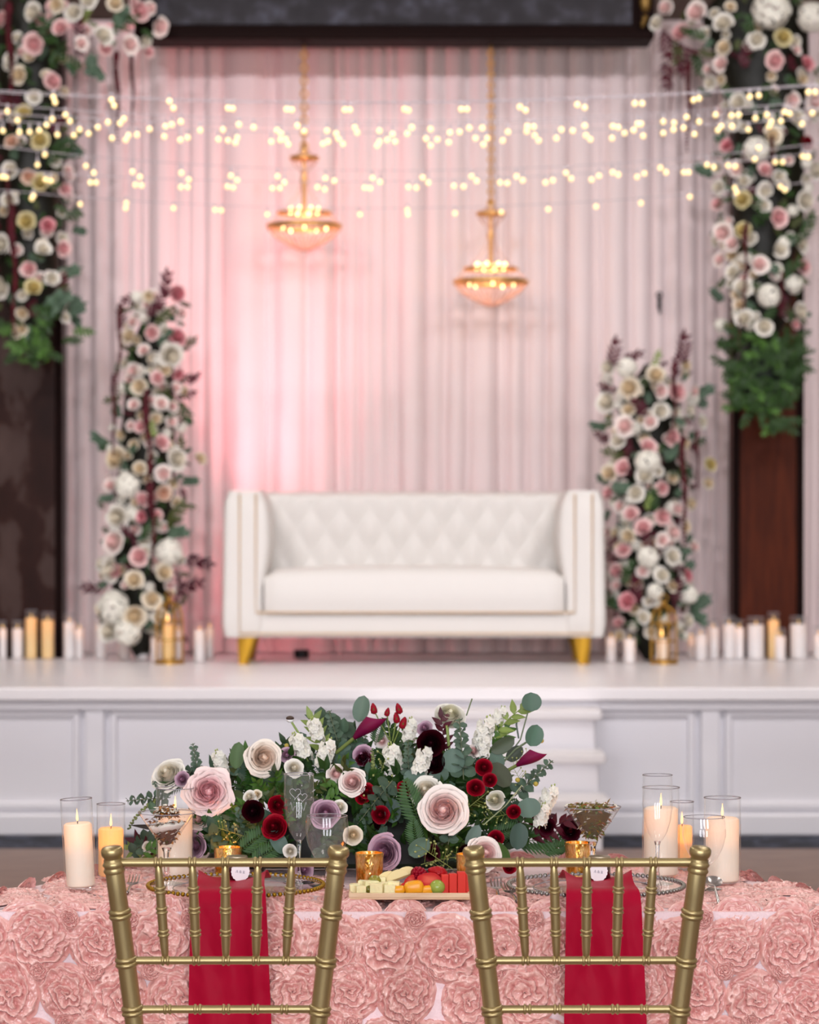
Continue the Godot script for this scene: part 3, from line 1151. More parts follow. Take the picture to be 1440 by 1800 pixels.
func chairs() -> void:
	var gold := mat("chair_gold", Color("aa986c"), 0.36, 0.88, {"metallic_specular": 0.6})
	var o := thing("chiavari_chair", "gold bamboo banquet chair in front of the amber beaded plate", "chair", "gold chairs at the table", Vector3(-0.3107, 0, -4.933))
	var bend := func(y: float) -> Vector3:
		var x := 0.1587 + (y - 0.642) * 0.1187 if y > 0.45 else lerpf(0.165, 0.136, y / 0.45)
		var z := 0.04 * pow(maxf(0.0, y - 0.45) / 0.47, 1.5) if y > 0.45 else 0.06 * pow(1.0 - y / 0.45, 1.5)
		return Vector3(x, y, z)
	for w in [-1.0, 1.0]:
		var s := Shape.new()
		var m := Vector3(w, 1, 1)
		var path := []
		for k in 15:
			path.append(bend.call(k / 14.0 * 0.902) * m)
		var rings := []
		for y in [0.30, 0.56, 0.642, 0.7255, 0.808]:
			rings.append([bend.call(y) * m, (bend.call(y + 0.01) * m - bend.call(y) * m).normalized()])
		bamboo(s, path, 0.0158, rings)
		var top: Vector3 = bend.call(0.898) * m
		var b := aimed(bend.call(0.9) * m - bend.call(0.85) * m, Vector3(0, 0, 1))
		s.lathe([Vector2(0.0165, -0.02), Vector2(0.0185, -0.016), Vector2(0.0165, -0.012), Vector2(0.0165, -0.009), Vector2(0.0188, -0.005), Vector2(0.0165, -0.001), Vector2(0.0145, 0.003), Vector2(0.0148, 0.007), Vector2(0.0178, 0.011), Vector2(0.0186, 0.015), Vector2(0.0182, 0.021), Vector2(0.0155, 0.0245), Vector2(0.008, 0.026), Vector2(0.0005, 0.0262)], 20, top, b)
		part(o, "back_post", s, gold)
	var spread := [-0.113, -0.0556, 0.0, 0.0546, 0.112]
	var low := [-0.1026, -0.05, 0.0, 0.051, 0.1016]
	for row in [[0.896, "top_rail", 0.0076, spread], [0.728, "middle_rail", 0.0068, low], [0.644, "lower_rail", 0.0068, low], [0.3, "stretcher", 0.0075, low]]:
		var s := Shape.new()
		var e: Vector3 = bend.call(row[0])
		var rings := []
		if row[1] != "stretcher":
			for x in row[3]:
				rings.append([Vector3(x * (1.0 if row[0] != 0.644 else 0.97), row[0], e.z), Vector3.RIGHT])
		bamboo(s, [Vector3(-e.x, row[0], e.z), Vector3(0, row[0], e.z), Vector3(e.x, row[0], e.z)], row[2], rings)
		part(o, row[1], s, gold)
	for k in 5:
		var s := Shape.new()
		var a := Vector3(low[k], 0.73, bend.call(0.73).z)
		var b := Vector3(spread[k], 0.892, bend.call(0.892).z)
		var path := []
		var rad := []
		for j in 13:
			var t := j / 12.0
			path.append(a.lerp(b, t))
			rad.append(0.0048 + 0.0036 * sqrt(sin(PI * clampf(t, 0.0, 1.0))))
		s.tube(path, rad, 12)
		var d := (b - a).normalized()
		for t in [0.28, 0.52, 0.735]:
			for w in [-0.0035, 0.0035]:
				s.ring(a.lerp(b, t) + d * w, 0.0078, 0.0026, 14, 8, aimed(d, Vector3(0.3, 0.1, 1)))
		part(o, "spindle", s, gold)
	var s := Shape.new()
	s.box(Vector3(0, 0.435, -0.2), Vector3(0.33, 0.028, 0.38), 0.012)
	part(o, "seat_frame", s, gold)
	s = Shape.new()
	s.box(Vector3(0, 0.462, -0.2), Vector3(0.34, 0.04, 0.36), 0.018)
	part(o, "seat_pad", s, mat("seat_cloth", Color("e9e0d0"), 0.8))
	for w in [-1.0, 1.0]:
		s = Shape.new()
		bamboo(s, [Vector3(w * 0.165, 0, -0.37), Vector3(w * 0.16, 0.43, -0.36)], 0.014, [[Vector3(w * 0.163, 0.2, -0.365), Vector3.UP]])
		part(o, "front_leg", s, gold)
	again(o, "gold bamboo banquet chair in front of the silver beaded plate", Vector3(0.2991, 0, -4.933))


# ---------------------------------------------------------------- flowers of the stage

func flowers_on_stage() -> void:
	# hanging clusters in front of the posts
	var ax := func(y: float) -> Vector2: return Vector2(52, 78) if y < 560 else Vector2(55, 60)
	var o := thing("hanging_flowers", "hanging cluster of pink and cream roses over the blotchy brown post", "flowers", "hanging flower clusters", at(52, 300, 15.72))
	core(o, -60, 600, 15.72, 0.2, ax)
	var wing := func(_y: float) -> Vector2: return Vector2(150, 125)
	fill(o, -40, 95, 15.6, 0.16, wing, 34, ["g", "e", "x", "w", "b", "p", "f", "g"], 20, 1)
	arrange(o, "w 62 23 20;w 132 23 19;p 5 35 17;p 108 50 17;w 180 65 20;b 278 47 20;p 243 20 21;c 203 8 17;p 185 88 15;b 227 80 19;b 143 78 15;e 160 118 18;e 172 128 14 -60;c 100 8 16;g 85 60 26;g 215 45 24 20;x 140 45 20;l 150 30 14;w 155 0 18;g 128 110 20;b 262 15 14;e 210 30 18", 15.6, 0.2, wing)
	fill(o, 60, 590, 15.72, 0.22, ax, 140, ["g", "g", "e", "x", "o", "g", "w", "c", "b", "g"], 22, 2)
	arrange(o, "p 60 78 21;c 35 132 18;p 92 145 18;y 70 248 19;y 43 200 17;y 70 323 19;q 50 310 16;p 113 333 14;y 48 390 19;d 83 398 15;p 110 437 16;w 17 353 17;w 20 105 14;g 100 100 24;w 60 170 15;x 15 180 20;x 100 220 18;g 105 265 28;e 125 270 18;q 22 250 15;w 20 300 18;e 138 405 12;g 118 380 20;p 52 473 16;y 58 508 18;w 4 504 24;w 75 440 16;w 90 490 15;e 96 533 26;e 118 480 20;e 125 545 22;x 110 505 18;w 5 430 20;b 30 440 14;g 70 555 26 -70;e 130 560 14 -30", 15.72, 0.24, ax)
	fill(o, 560, 640, 15.7, 0.2, func(y: float) -> Vector2: return Vector2(70, lerpf(80, 14, clampf((y - 560) / 85, 0, 1))), 34, ["f", "g", "g", "f"], 30, 3)
	for q in [[16, 10, 225, 0.0], [22, 365, 585, 0.0], [205, 95, 250, 0.0], [232, 98, 215, 0.0], [14, 300, 420, 0.02]]:
		rng.seed = int(q[0])
		var top := at(q[0], q[1], 15.45)
		put_spray(o, "rope", top - o.position, Vector3(0.02, -1, 0), size_of(q[2] - q[1], 15.45))

	ax = func(y: float) -> Vector2: return Vector2(lerpf(1322, 1350, clampf(y / 170, 0, 1)), lerpf(150, 92, clampf(y / 200, 0, 1))) if y < 430 else Vector2(1338, 74)
	o = thing("hanging_flowers", "hanging cluster of white and blush roses ending in a dark green leaf ball", "flowers", "hanging flower clusters", at(1340, 300, 15.72))
	core(o, -60, 640, 15.72, 0.2, ax)
	fill(o, -40, 590, 15.72, 0.24, ax, 210, ["g", "e", "x", "w", "w", "b", "c", "g", "g", "o", "h"], 22, 4)
	arrange(o, "w 1273 43 20;h 1355 18 36;p 1358 10 18;y 1375 67 19;c 1275 85 17;p 1362 108 19;p 1200 60 21;b 1173 15 17;w 1157 42 16;b 1227 23 22;x 1310 100 20;d 1417 113 15;h 1427 30 28;b 1270 113 17;b 1390 177 18;c 1357 240 19;d 1280 257 14;h 1330 263 24;r 1417 250 13;b 1297 297 16;y 1307 353 18;p 1263 360 14;p 1367 383 19;y 1307 407 17;b 1273 410 21;w 1413 353 20;w 1300 180 18;w 1330 70 18;g 1320 55 22;g 1230 60 18;x 1170 75 24 -95;x 1200 100 26 -95;o 1190 90 22 -100;x 1172 130 22 -95;g 1225 110 20 -80;o 1245 95 14;w 1290 215 16;w 1400 210 18;p 1345 300 15;w 1345 335 16;g 1340 370 22;x 1330 350 20;e 1240 300 18;w 1265 330 15;w 1430 300 20;g 1420 400 22;w 1250 145 14;b 1430 180 18", 15.72, 0.26, ax)
	arrange(o, "w 1306 508 20;p 1410 470 17;h 1352 520 22;w 1310 562 18;w 1343 575 18;w 1402 550 20;b 1335 467 19;b 1268 458 15;p 1397 571 11;h 1395 500 18;w 1290 480 16;g 1385 475 20;e 1262 520 14;x 1375 530 20 -85;g 1352 555 16;w 1370 440 17;b 1290 430 17;w 1405 430 18;w 1320 420 15", 15.72, 0.24, ax)
	fill(o, 590, 745, 15.72, 0.22, func(y: float) -> Vector2: return Vector2(1343, lerpf(72, 30, pow(clampf((y - 610) / 140, 0, 1), 2.0))), 130, ["g", "g", "g", "f", "g"], 28, 5)
	var s := Shape.new()
	s.tint = lin("0c1a08")
	s.ball(Vector3.ZERO, Vector3(0.17, 0.2, 0.14), 10, 16)
	part(o, "moss_ball", s, greens(), Transform3D(Basis.IDENTITY, at(1343, 655, 15.72) - o.position))
	for q in [[1180, 120, 205], [1212, 110, 265], [1312, 395, 540], [1358, 240, 330], [1376, 480, 560], [1300, 560, 610]]:
		rng.seed = int(q[0])
		put_spray(o, "rope", at(q[0], q[1], 15.42) - o.position, Vector3(-0.02, -1, 0), size_of(q[2] - q[1], 15.42))

	# pillars that stand on the deck
	ax = func(y: float) -> Vector2: return Vector2(lerpf(272, 248, clampf((y - 520) / 500, 0, 1)), lerpf(52, 76, clampf((y - 500) / 400, 0, 1)))
	o = thing("floral_pillar", "tall floral pillar of blush, white and pink roses with burgundy tassels", "flower pillar", "floral pillars", Vector3(at(255, 900, 15.72).x, STAGE, -15.72))
	core(o, 530, 1160, 15.72, 0.2, ax)
	fill(o, 520, 1120, 15.72, 0.23, ax, 230, ["g", "e", "x", "w", "c", "b", "o", "h", "g", "g"], 18, 6)
	arrange(o, "d 310 517 17;c 262 521 13;b 235 567 13;p 267 585 15;c 229 592 16;d 310 594 18;w 298 625 24;b 254 617 13;b 237 652 15;p 277 665 14;d 312 658 12;x 340 667 13;c 246 679 17;b 308 683 12;b 237 712 13;b 283 710 14;x 325 696 16;p 248 750 13;b 300 742 13;p 283 779 16;w 308 808 22;c 208 808 24;c 350 808 14;b 287 833 17;c 246 825 15;h 225 854 24;b 196 854 14;q 287 867 16;p 250 879 15;w 208 908 24;d 250 908 12;p 275 906 12;o 308 908 24;e 310 935 18;b 204 954 24;h 296 971 26;p 246 979 19;d 204 1004 13;w 200 1000 25;c 237 1021 19;w 183 992 16;c 287 1008 19;h 200 1067 30;c 237 1083 24;c 180 1070 14;c 267 1054 19;h 225 1110 26;w 280 1085 16;w 195 1110 22", 15.72, 0.25, ax)
	arrange(o, "x 292 502 22 80;x 282 530 18 60;x 233 523 18 200;x 270 545 16 20;x 345 987 24 -15;x 167 1033 20 170;x 329 1033 24 20;x 215 560 18 100;e 175 775 16 150;e 187 785 12 190;e 333 846 14;o 285 560 18;o 315 790 18 70;l 268 755 14;g 240 690 20;g 320 720 20 -60;e 190 875 12 180;g 262 930 20;o 330 605 16 40;o 200 700 14 180;x 225 935 14;x 325 665 16 0", 15.72, 0.27, ax)
	for q in [[212, 540, 690, -0.03], [200, 660, 800, 0.0], [258, 690, 900, 0.03], [268, 850, 1005, 0.01]]:
		rng.seed = int(q[0])
		put_spray(o, "rope", at(q[0], q[1], 15.42) - o.position, Vector3(q[3], -1, 0), size_of(q[2] - q[1], 15.42))

	ax = func(y: float) -> Vector2: return Vector2(lerpf(1142, 1140, clampf((y - 620) / 480, 0, 1)), lerpf(80, 74, clampf((y - 800) / 300, 0, 1)))
	o = thing("floral_pillar", "shorter floral pillar of white and pink roses with dark burgundy leaves", "flower pillar", "floral pillars", Vector3(at(1140, 900, 15.72).x, STAGE, -15.72))
	core(o, 640, 1160, 15.72, 0.2, ax)
	fill(o, 640, 1120, 15.72, 0.23, ax, 230, ["g", "e", "x", "w", "c", "b", "x", "h", "g", "g"], 18, 7)
	arrange(o, "c 1152 662 20;h 1102 646 19;w 1072 646 17;c 1108 683 22;p 1189 690 19;b 1160 687 16;w 1070 708 22;w 1160 723 17;c 1106 721 14;b 1100 750 21;w 1089 775 17;b 1143 742 15;p 1179 769 18;w 1231 742 15;b 1218 687 13;p 1139 787 17;h 1139 812 24;w 1135 837 19;p 1097 823 17;c 1072 833 17;y 1247 817 14;c 1243 850 13;w 1118 867 18;p 1164 858 14;p 1072 867 14;b 1189 896 14;p 1164 908 17;p 1110 904 15;p 1131 929 18;b 1181 937 17;b 1164 950 15;c 1106 942 15;p 1097 967 15;h 1139 979 20;w 1181 979 17;b 1218 962 13;p 1085 1004 15;b 1131 1004 13;w 1164 1012 16;d 1206 1012 13;d 1104 1058 17;h 1152 1040 16;b 1068 937 13;b 1085 1029 12;p 1089 1096 13;h 1210 1046 18;w 1206 1092 15;w 1130 1085 14;w 1210 720 13", 15.72, 0.25, ax)
	arrange(o, "x 1081 622 22 70;x 1204 615 24 75;x 1188 645 16 80;x 1110 628 18 20;x 1072 683 16;x 1127 717 18;x 1060 770 14;l 1154 634 14 60;o 1085 796 20;e 1054 750 14 180;e 1097 858 18;e 1181 796 18;e 1062 845 12 160;e 1227 1062 20 30;e 1225 1082 18 -20;e 1235 690 18 20;e 1228 705 14 -30;g 1150 880 20;x 1140 955 18;x 1190 1040 20 70;x 1120 1040 22;g 1100 1010 18;x 1075 980 16;g 1080 1060 20;g 1225 780 14 20;l 1140 885 12;g 1200 830 16;e 1208 1000 14", 15.72, 0.27, ax)
	for q in [[1186, 640, 770, 0.0], [1200, 770, 955, 0.03], [1226, 760, 860, 0.01]]:
		rng.seed = int(q[0])
		put_spray(o, "rope", at(q[0], q[1], 15.42) - o.position, Vector3(q[3], -1, 0), size_of(q[2] - q[1], 15.42))


# ---------------------------------------------------------------- candles and lanterns

func wax(amber: int) -> StandardMaterial3D:
	if amber == 2:
		return mat("white_wax", Color("e9e6e6"), 0.5, 0.0, {"backlight_enabled": true, "backlight": Color(0.5, 0.44, 0.4)})
	if amber == 1:
		return mat("amber_wax", Color("f0d090"), 0.5, 0.0, {"backlight_enabled": true, "backlight": Color(0.5, 0.38, 0.2)})
	return mat("ivory_wax", Color("efe7d6"), 0.5, 0.0, {"backlight_enabled": true, "backlight": Color(0.5, 0.42, 0.32)})

# a pillar candle: wax shell with a glowing top, wick and flame
func candle(o: Node3D, r: float, h: float, amber: int, inner: float, flame_h: float, sides := 28, lean := 0.0) -> void:
	var s := Shape.new()
	var b := minf(0.004, r * 0.15)
	s.lathe([Vector2(0.0005, 0), Vector2(r - b, 0), Vector2(r, b), Vector2(r, h * 0.25), Vector2(r, h * 0.5), Vector2(r, h * 0.75), Vector2(r, h - b), Vector2(r - b, h), Vector2(r * 0.75, h - b * 0.7), Vector2(r * 0.3, h - b * 1.4), Vector2(0.0005, h - b * 1.5)], sides)
	if sides > 30:   # the wick cup that closes the hollow under the flame
		s.lathe([Vector2(0.0005, h * 0.5), Vector2(r * 0.72, h * 0.6), Vector2(r * 0.72, h * 0.61), Vector2(0.0005, h * 0.51)], sides)
	part(o, "wax", s, wax(amber))
	s = Shape.new()
	s.tube([Vector3(0, h - b * 1.6, 0), Vector3(0.0005, h + flame_h * 0.25, 0)], 0.0009, 6)
	part(o, "wick", s, mat("wick", Color("2a211b"), 0.9))
	s = Shape.new()
	var rows := []
	for k in 9:
		var t := k / 8.0
		rows.append(Vector2(maxf(0.0003, flame_h * 0.11 * sin(PI * pow(t, 0.55)) * (1.0 - 0.5 * t)), h + flame_h * (0.12 + t)))
	s.lathe(rows, 12)
	var fm := part(o, "flame", s, mat("flame", Color(1, 0.8, 0.5), 0.6, 0.0, {"emission_enabled": true, "emission": Color(1.0, 0.78, 0.45), "emission_energy_multiplier": 2.6}))
	fm.rotation.z = lean
	omni(o, Vector3(0, h - minf(0.022, h * 0.25), 0), Color(1.0, 0.73, 0.42), inner, 0.006)

func cylinder_glass(o: Node3D, r: float, h: float) -> void:
	var s := Shape.new()
	s.lathe([Vector2(0.0005, 0.001), Vector2(r - 0.003, 0.001), Vector2(r, 0.004), Vector2(r, 0.004), Vector2(r, h * 0.5), Vector2(r, h)], 40)
	part(o, "glass_wall", s, glass())
	s = Shape.new()
	s.ring(Vector3(0, h, 0), r - 0.0006, 0.0011, 40, 6)
	part(o, "rim", s, mat("glass_rim", Color("b9b4b8"), 0.12, 0.0, {"metallic_specular": 1.0, "transparency": BaseMaterial3D.TRANSPARENCY_ALPHA, "albedo_color": Color(0.62, 0.6, 0.63, 0.75)}))

func stage_candles() -> void:
	var rows := [
		[5, 14, 1105, 1146, 0, "white stage candle cut by the picture edge, before the blotchy post"], [31, 20, 1105, 1149, 0, "short white candle just before the first amber candle"],
		[55, 22, 1086, 1146, 1, "amber candle whose glass throws bright white glints"], [84, 24, 1090, 1151, 1, "amber candle before the blotchy post beside the glinting one"],
		[122, 22, 1093, 1152, 0, "tall white candle at the foot of the blotchy post"], [140, 15, 1105, 1148, 0, "slim white candle tucked against the tall post foot candle"],
		[178, 22, 1095, 1158, 0, "white candle at the outer foot of the tall flower pillar"], [219, 22, 1110, 1160, 0, "white candle below the middle of the tall flower pillar"],
		[250, 24, 1103, 1161, 0, "wide white candle between the tall pillar and its lantern"], [275, 22, 1120, 1164, 0, "shortest white candle, before the lantern of the tall pillar"],
		[313, 22, 1108, 1161, 0, "white candle at the lantern side nearer the sofa"], [351, 22, 1108, 1164, 0, "front white candle of the pair beside the sofa and pink drape"], [369, 15, 1103, 1159, 0, "rear white candle of the pair beside the sofa and pink drape"],
		[1074, 20, 1120, 1164, 0, "short white candle against the sofa end beside the shorter pillar"], [1107, 23, 1123, 1166, 0, "short white candle between the sofa and the lit gold lantern"],
		[1215, 13, 1120, 1158, 0, "slim white candle just past the lit gold lantern"], [1232, 24, 1115, 1161, 0, "white candle under the eucalyptus of the shorter pillar"],
		[1254, 22, 1103, 1156, 0, "white candle before the drape beside the plain brown post"], [1282, 24, 1097, 1159, 0, "wide white candle at the inner edge of the plain post"],
		[1300, 18, 1103, 1157, 0, "slim white candle at the inner edge of the plain post"], [1329, 32, 1098, 1159, 0, "thick white candle before the middle of the plain brown post"],
		[1360, 22, 1090, 1152, 1, "tallest cream candle, behind the others at the plain brown post"], [1372, 20, 1118, 1162, 0, "short white candle in front of the tallest cream one"],
		[1404, 32, 1097, 1157, 0, "thick white candle at the outer edge of the plain post"], [1440, 20, 1115, 1157, 0, "white candle at the beige drape, cut by the picture edge"]]
	for row in rows:
		var d := clampf((EYE - STAGE) * F / (row[3] - 900.0), 15.32, 15.86)
		if row[0] < 105 or row[0] > 1300:
			d = maxf(d, 15.5)
		var where := at(row[0], 900, d)
		where.y = STAGE
		var r := size_of(row[1] / 2.0, d)
		var top: float = EYE - (row[2] - 900.0) / F * d
		var h: float = top - STAGE - 0.004
		var o := thing("pillar_candle", row[5], "candle", "candles along the stage", where + Vector3(0, 0.004, 0))
		candle(o, r * 0.9, h, 1 if row[4] == 1 else 2, 0.0014 if row[4] == 1 else 0.001, 0.022, 16)
		var g := thing("candle_glass", "clear glass around the " + String(row[5]), "candle glass", "candle glasses along the stage", where)
		cylinder_glass(g, r, h + 0.045)
	# lanterns
	var gold := mat("lantern_gold", Color("b58a3c"), 0.35, 0.85)
	for row in [[298, 52, 1040, 1162, "gold wire lantern half hidden by the tall flower pillar and its candles", 1097], [1167, 50, 1050, 1164, "gold domed lantern with a burning candle at the shorter flower pillar", 1122]]:
		var d := 15.38
		var w := size_of(row[1] / 2.0, d)
		var tall := size_of(row[3] - row[2], d)
		var where := at(row[0], 900, d)
		where.y = STAGE
		var o := thing("lantern", row[4], "lantern", "gold lanterns", where)
		var s := Shape.new()
		s.lathe([Vector2(0.0005, 0), Vector2(w, 0), Vector2(w, 0), Vector2(w, 0.016), Vector2(w, 0.016), Vector2(w * 0.9, 0.022), Vector2(0.0005, 0.022)], 24)
		part(o, "base_plate", s, gold)
		for k in 8:
			var a := TAU * (k + 0.5) / 8.0
			var path := []
			for j in 10:
				var t := j / 9.0
				var rr := w * 0.94 if t < 0.66 else w * 0.94 * sqrt(maxf(0.0, 1.0 - pow((t - 0.66) / 0.34, 2.0)))
				path.append(Vector3(rr * cos(a), 0.015 + t * tall * 0.88, rr * sin(a)))
			s = Shape.new()
			s.tube(path, 0.0042, 6)
			part(o, "rib", s, gold)
		for y in [0.35, 0.66]:
			s = Shape.new()
			s.ring(Vector3(0, 0.015 + y * tall * 0.88, 0), w * 0.94, 0.004, 28)
			part(o, "hoop", s, gold)
		s = Shape.new()
		s.ball(Vector3(0, 0.02 + tall * 0.88, 0), Vector3(0.016, 0.012, 0.016))
		s.ring(Vector3(0, 0.045 + tall * 0.88, 0), 0.02, 0.003, 18, 6, Basis(Vector3.RIGHT, PI / 2))
		part(o, "carry_ring", s, gold)
		var c := thing("pillar_candle", ["amber candle inside the gold lantern at the tall flower pillar", "cream candle burning inside the domed lantern at the shorter flower pillar"][int(row[0] > 700)], "candle", "lantern candles", where + Vector3(-0.01, 0.0225, 0))
		candle(c, 0.03, EYE - (row[5] - 900.0) / F * d - STAGE - 0.023, 1 if row[0] < 700 else 0, 0.0012, 0.06, 16)


# ---------------------------------------------------------------- chandeliers and string lights

func chandeliers() -> void:
	var gold := mat("chandelier_gold", Color("dca964"), 0.32, 0.8)
	var crystal := mat("peach_crystal", Color(0.97, 0.8, 0.72, 0.42), 0.3, 0.0, {"transparency": BaseMaterial3D.TRANSPARENCY_ALPHA, "metallic_specular": 1.0})
	var d := 15.93
	var k := 1.0 / F * d
	var under := EYE + (900.0 - 70.0) / F * 15.75
	# local heights in pixels, measured down from the crown; read from the chandelier nearer the pink drape
	var o := thing("chandelier", "higher peach crystal chandelier with a gold chain, before the pink lit drape", "chandelier", "crystal chandeliers", at(535, 262, d))
	var strand := func(top: Vector2, low: Vector2, sag: float, count: int, bead: float) -> Shape:
		var s := Shape.new()
		for j in count:
			var t := j / float(count - 1)
			var q := top.lerp(low, t) + Vector2(sag * sin(PI * t), 0)
			s.ball(Vector3(q.x * k, -q.y * k, 0), Vector3.ONE * bead * k, 2, 5)
		return s
	var s := Shape.new()
	var links := 16
	var drop := under - o.position.y
	for j in links:
		s.ring(Vector3(0, (j + 0.5) * drop / links, 0), drop / links * 0.5, 0.0065, 10, 5, Basis(Vector3.UP, PI / 2 * (j % 2)) * Basis(Vector3.RIGHT, PI / 2))
	part(o, "chain", s, gold)
	s = Shape.new()
	s.lathe([Vector2(0.004, -0.36), Vector2(0.012, -0.34), Vector2(0.012, -0.2), Vector2(0.022, -0.17), Vector2(0.012, -0.14), Vector2(0.012, -0.03), Vector2(0.028, -0.01), Vector2(0.01, 0.01), Vector2(0.004, 0.03)], 14)
	part(o, "centre_stem", s, gold)
	for row in [[16, 24, 2.6, "crown_ring"], [113, 47, 2.0, "upper_ring"], [136, 64, 3.4, "lower_ring"]]:
		s = Shape.new()
		s.ring(Vector3(0, -row[0] * k, 0), row[1] * k, row[2] * k, 36, 6, Basis.IDENTITY, 1.5)
		part(o, row[3], s, gold)
	var groups := [[strand.call(Vector2(5, 0), Vector2(24, 16), -3.0, 7, 1.5), 18, "crown_strand"], [strand.call(Vector2(24, 18), Vector2(6, 40), 2.0, 9, 1.6), 18, "crown_strand"],
		[strand.call(Vector2(8, 42), Vector2(46, 112), -14.0, 22, 1.2), 12, "swag_strand"], [strand.call(Vector2(47, 114), Vector2(64, 135), 0.0, 8, 1.3), 30, "tier_strand"], [strand.call(Vector2(64, 139), Vector2(8, 178), 9.0, 22, 2.0), 34, "dome_strand"]]
	for g in groups:
		var shape: ArrayMesh = g[0].mesh()
		for j in g[1]:
			part(o, g[2], shape, crystal, Transform3D(Basis(Vector3.UP, TAU * j / g[1]), Vector3.ZERO))
	var bulb := mat("candle_bulb", Color(1, 0.9, 0.7), 0.5, 0.0, {"emission_enabled": true, "emission": Color(1, 0.84, 0.56), "emission_energy_multiplier": 5.0})
	for j in 8:
		var a := TAU * (j + 0.35) / 8.0
		s = Shape.new()
		s.ball(Vector3(0, 0, 0), Vector3(0.009, 0.02, 0.009), 6, 8)
		part(o, "candle_bulb", s, bulb, Transform3D(Basis.IDENTITY, Vector3(26 * k * cos(a), -108 * k, 26 * k * sin(a))))
	for j in 5:
		var a := TAU * (j + 0.2) / 5.0
		s = Shape.new()
		s.ball(Vector3(0, 0, 0), Vector3(0.008, 0.012, 0.008), 6, 8)
		part(o, "candle_bulb", s, bulb, Transform3D(Basis.IDENTITY, Vector3(40 * k * cos(a), -141 * k, 40 * k * sin(a))))
	omni(o, Vector3(0, -122 * k, 0), Color(1.0, 0.72, 0.5), 0.05, 0.03)
	var other := again(o, "lower peach crystal chandelier with a longer gold chain, before the pale drapes", at(863, 360, d))
	s = Shape.new()
	drop = under - other.position.y
	links = 30
	for j in links:
		s.ring(Vector3(0, (j + 0.5) * drop / links, 0), drop / links * 0.5, 0.0065, 10, 5, Basis(Vector3.UP, PI / 2 * (j % 2)) * Basis(Vector3.RIGHT, PI / 2))
	(other.get_node("chain") as MeshInstance3D).mesh = s.mesh()


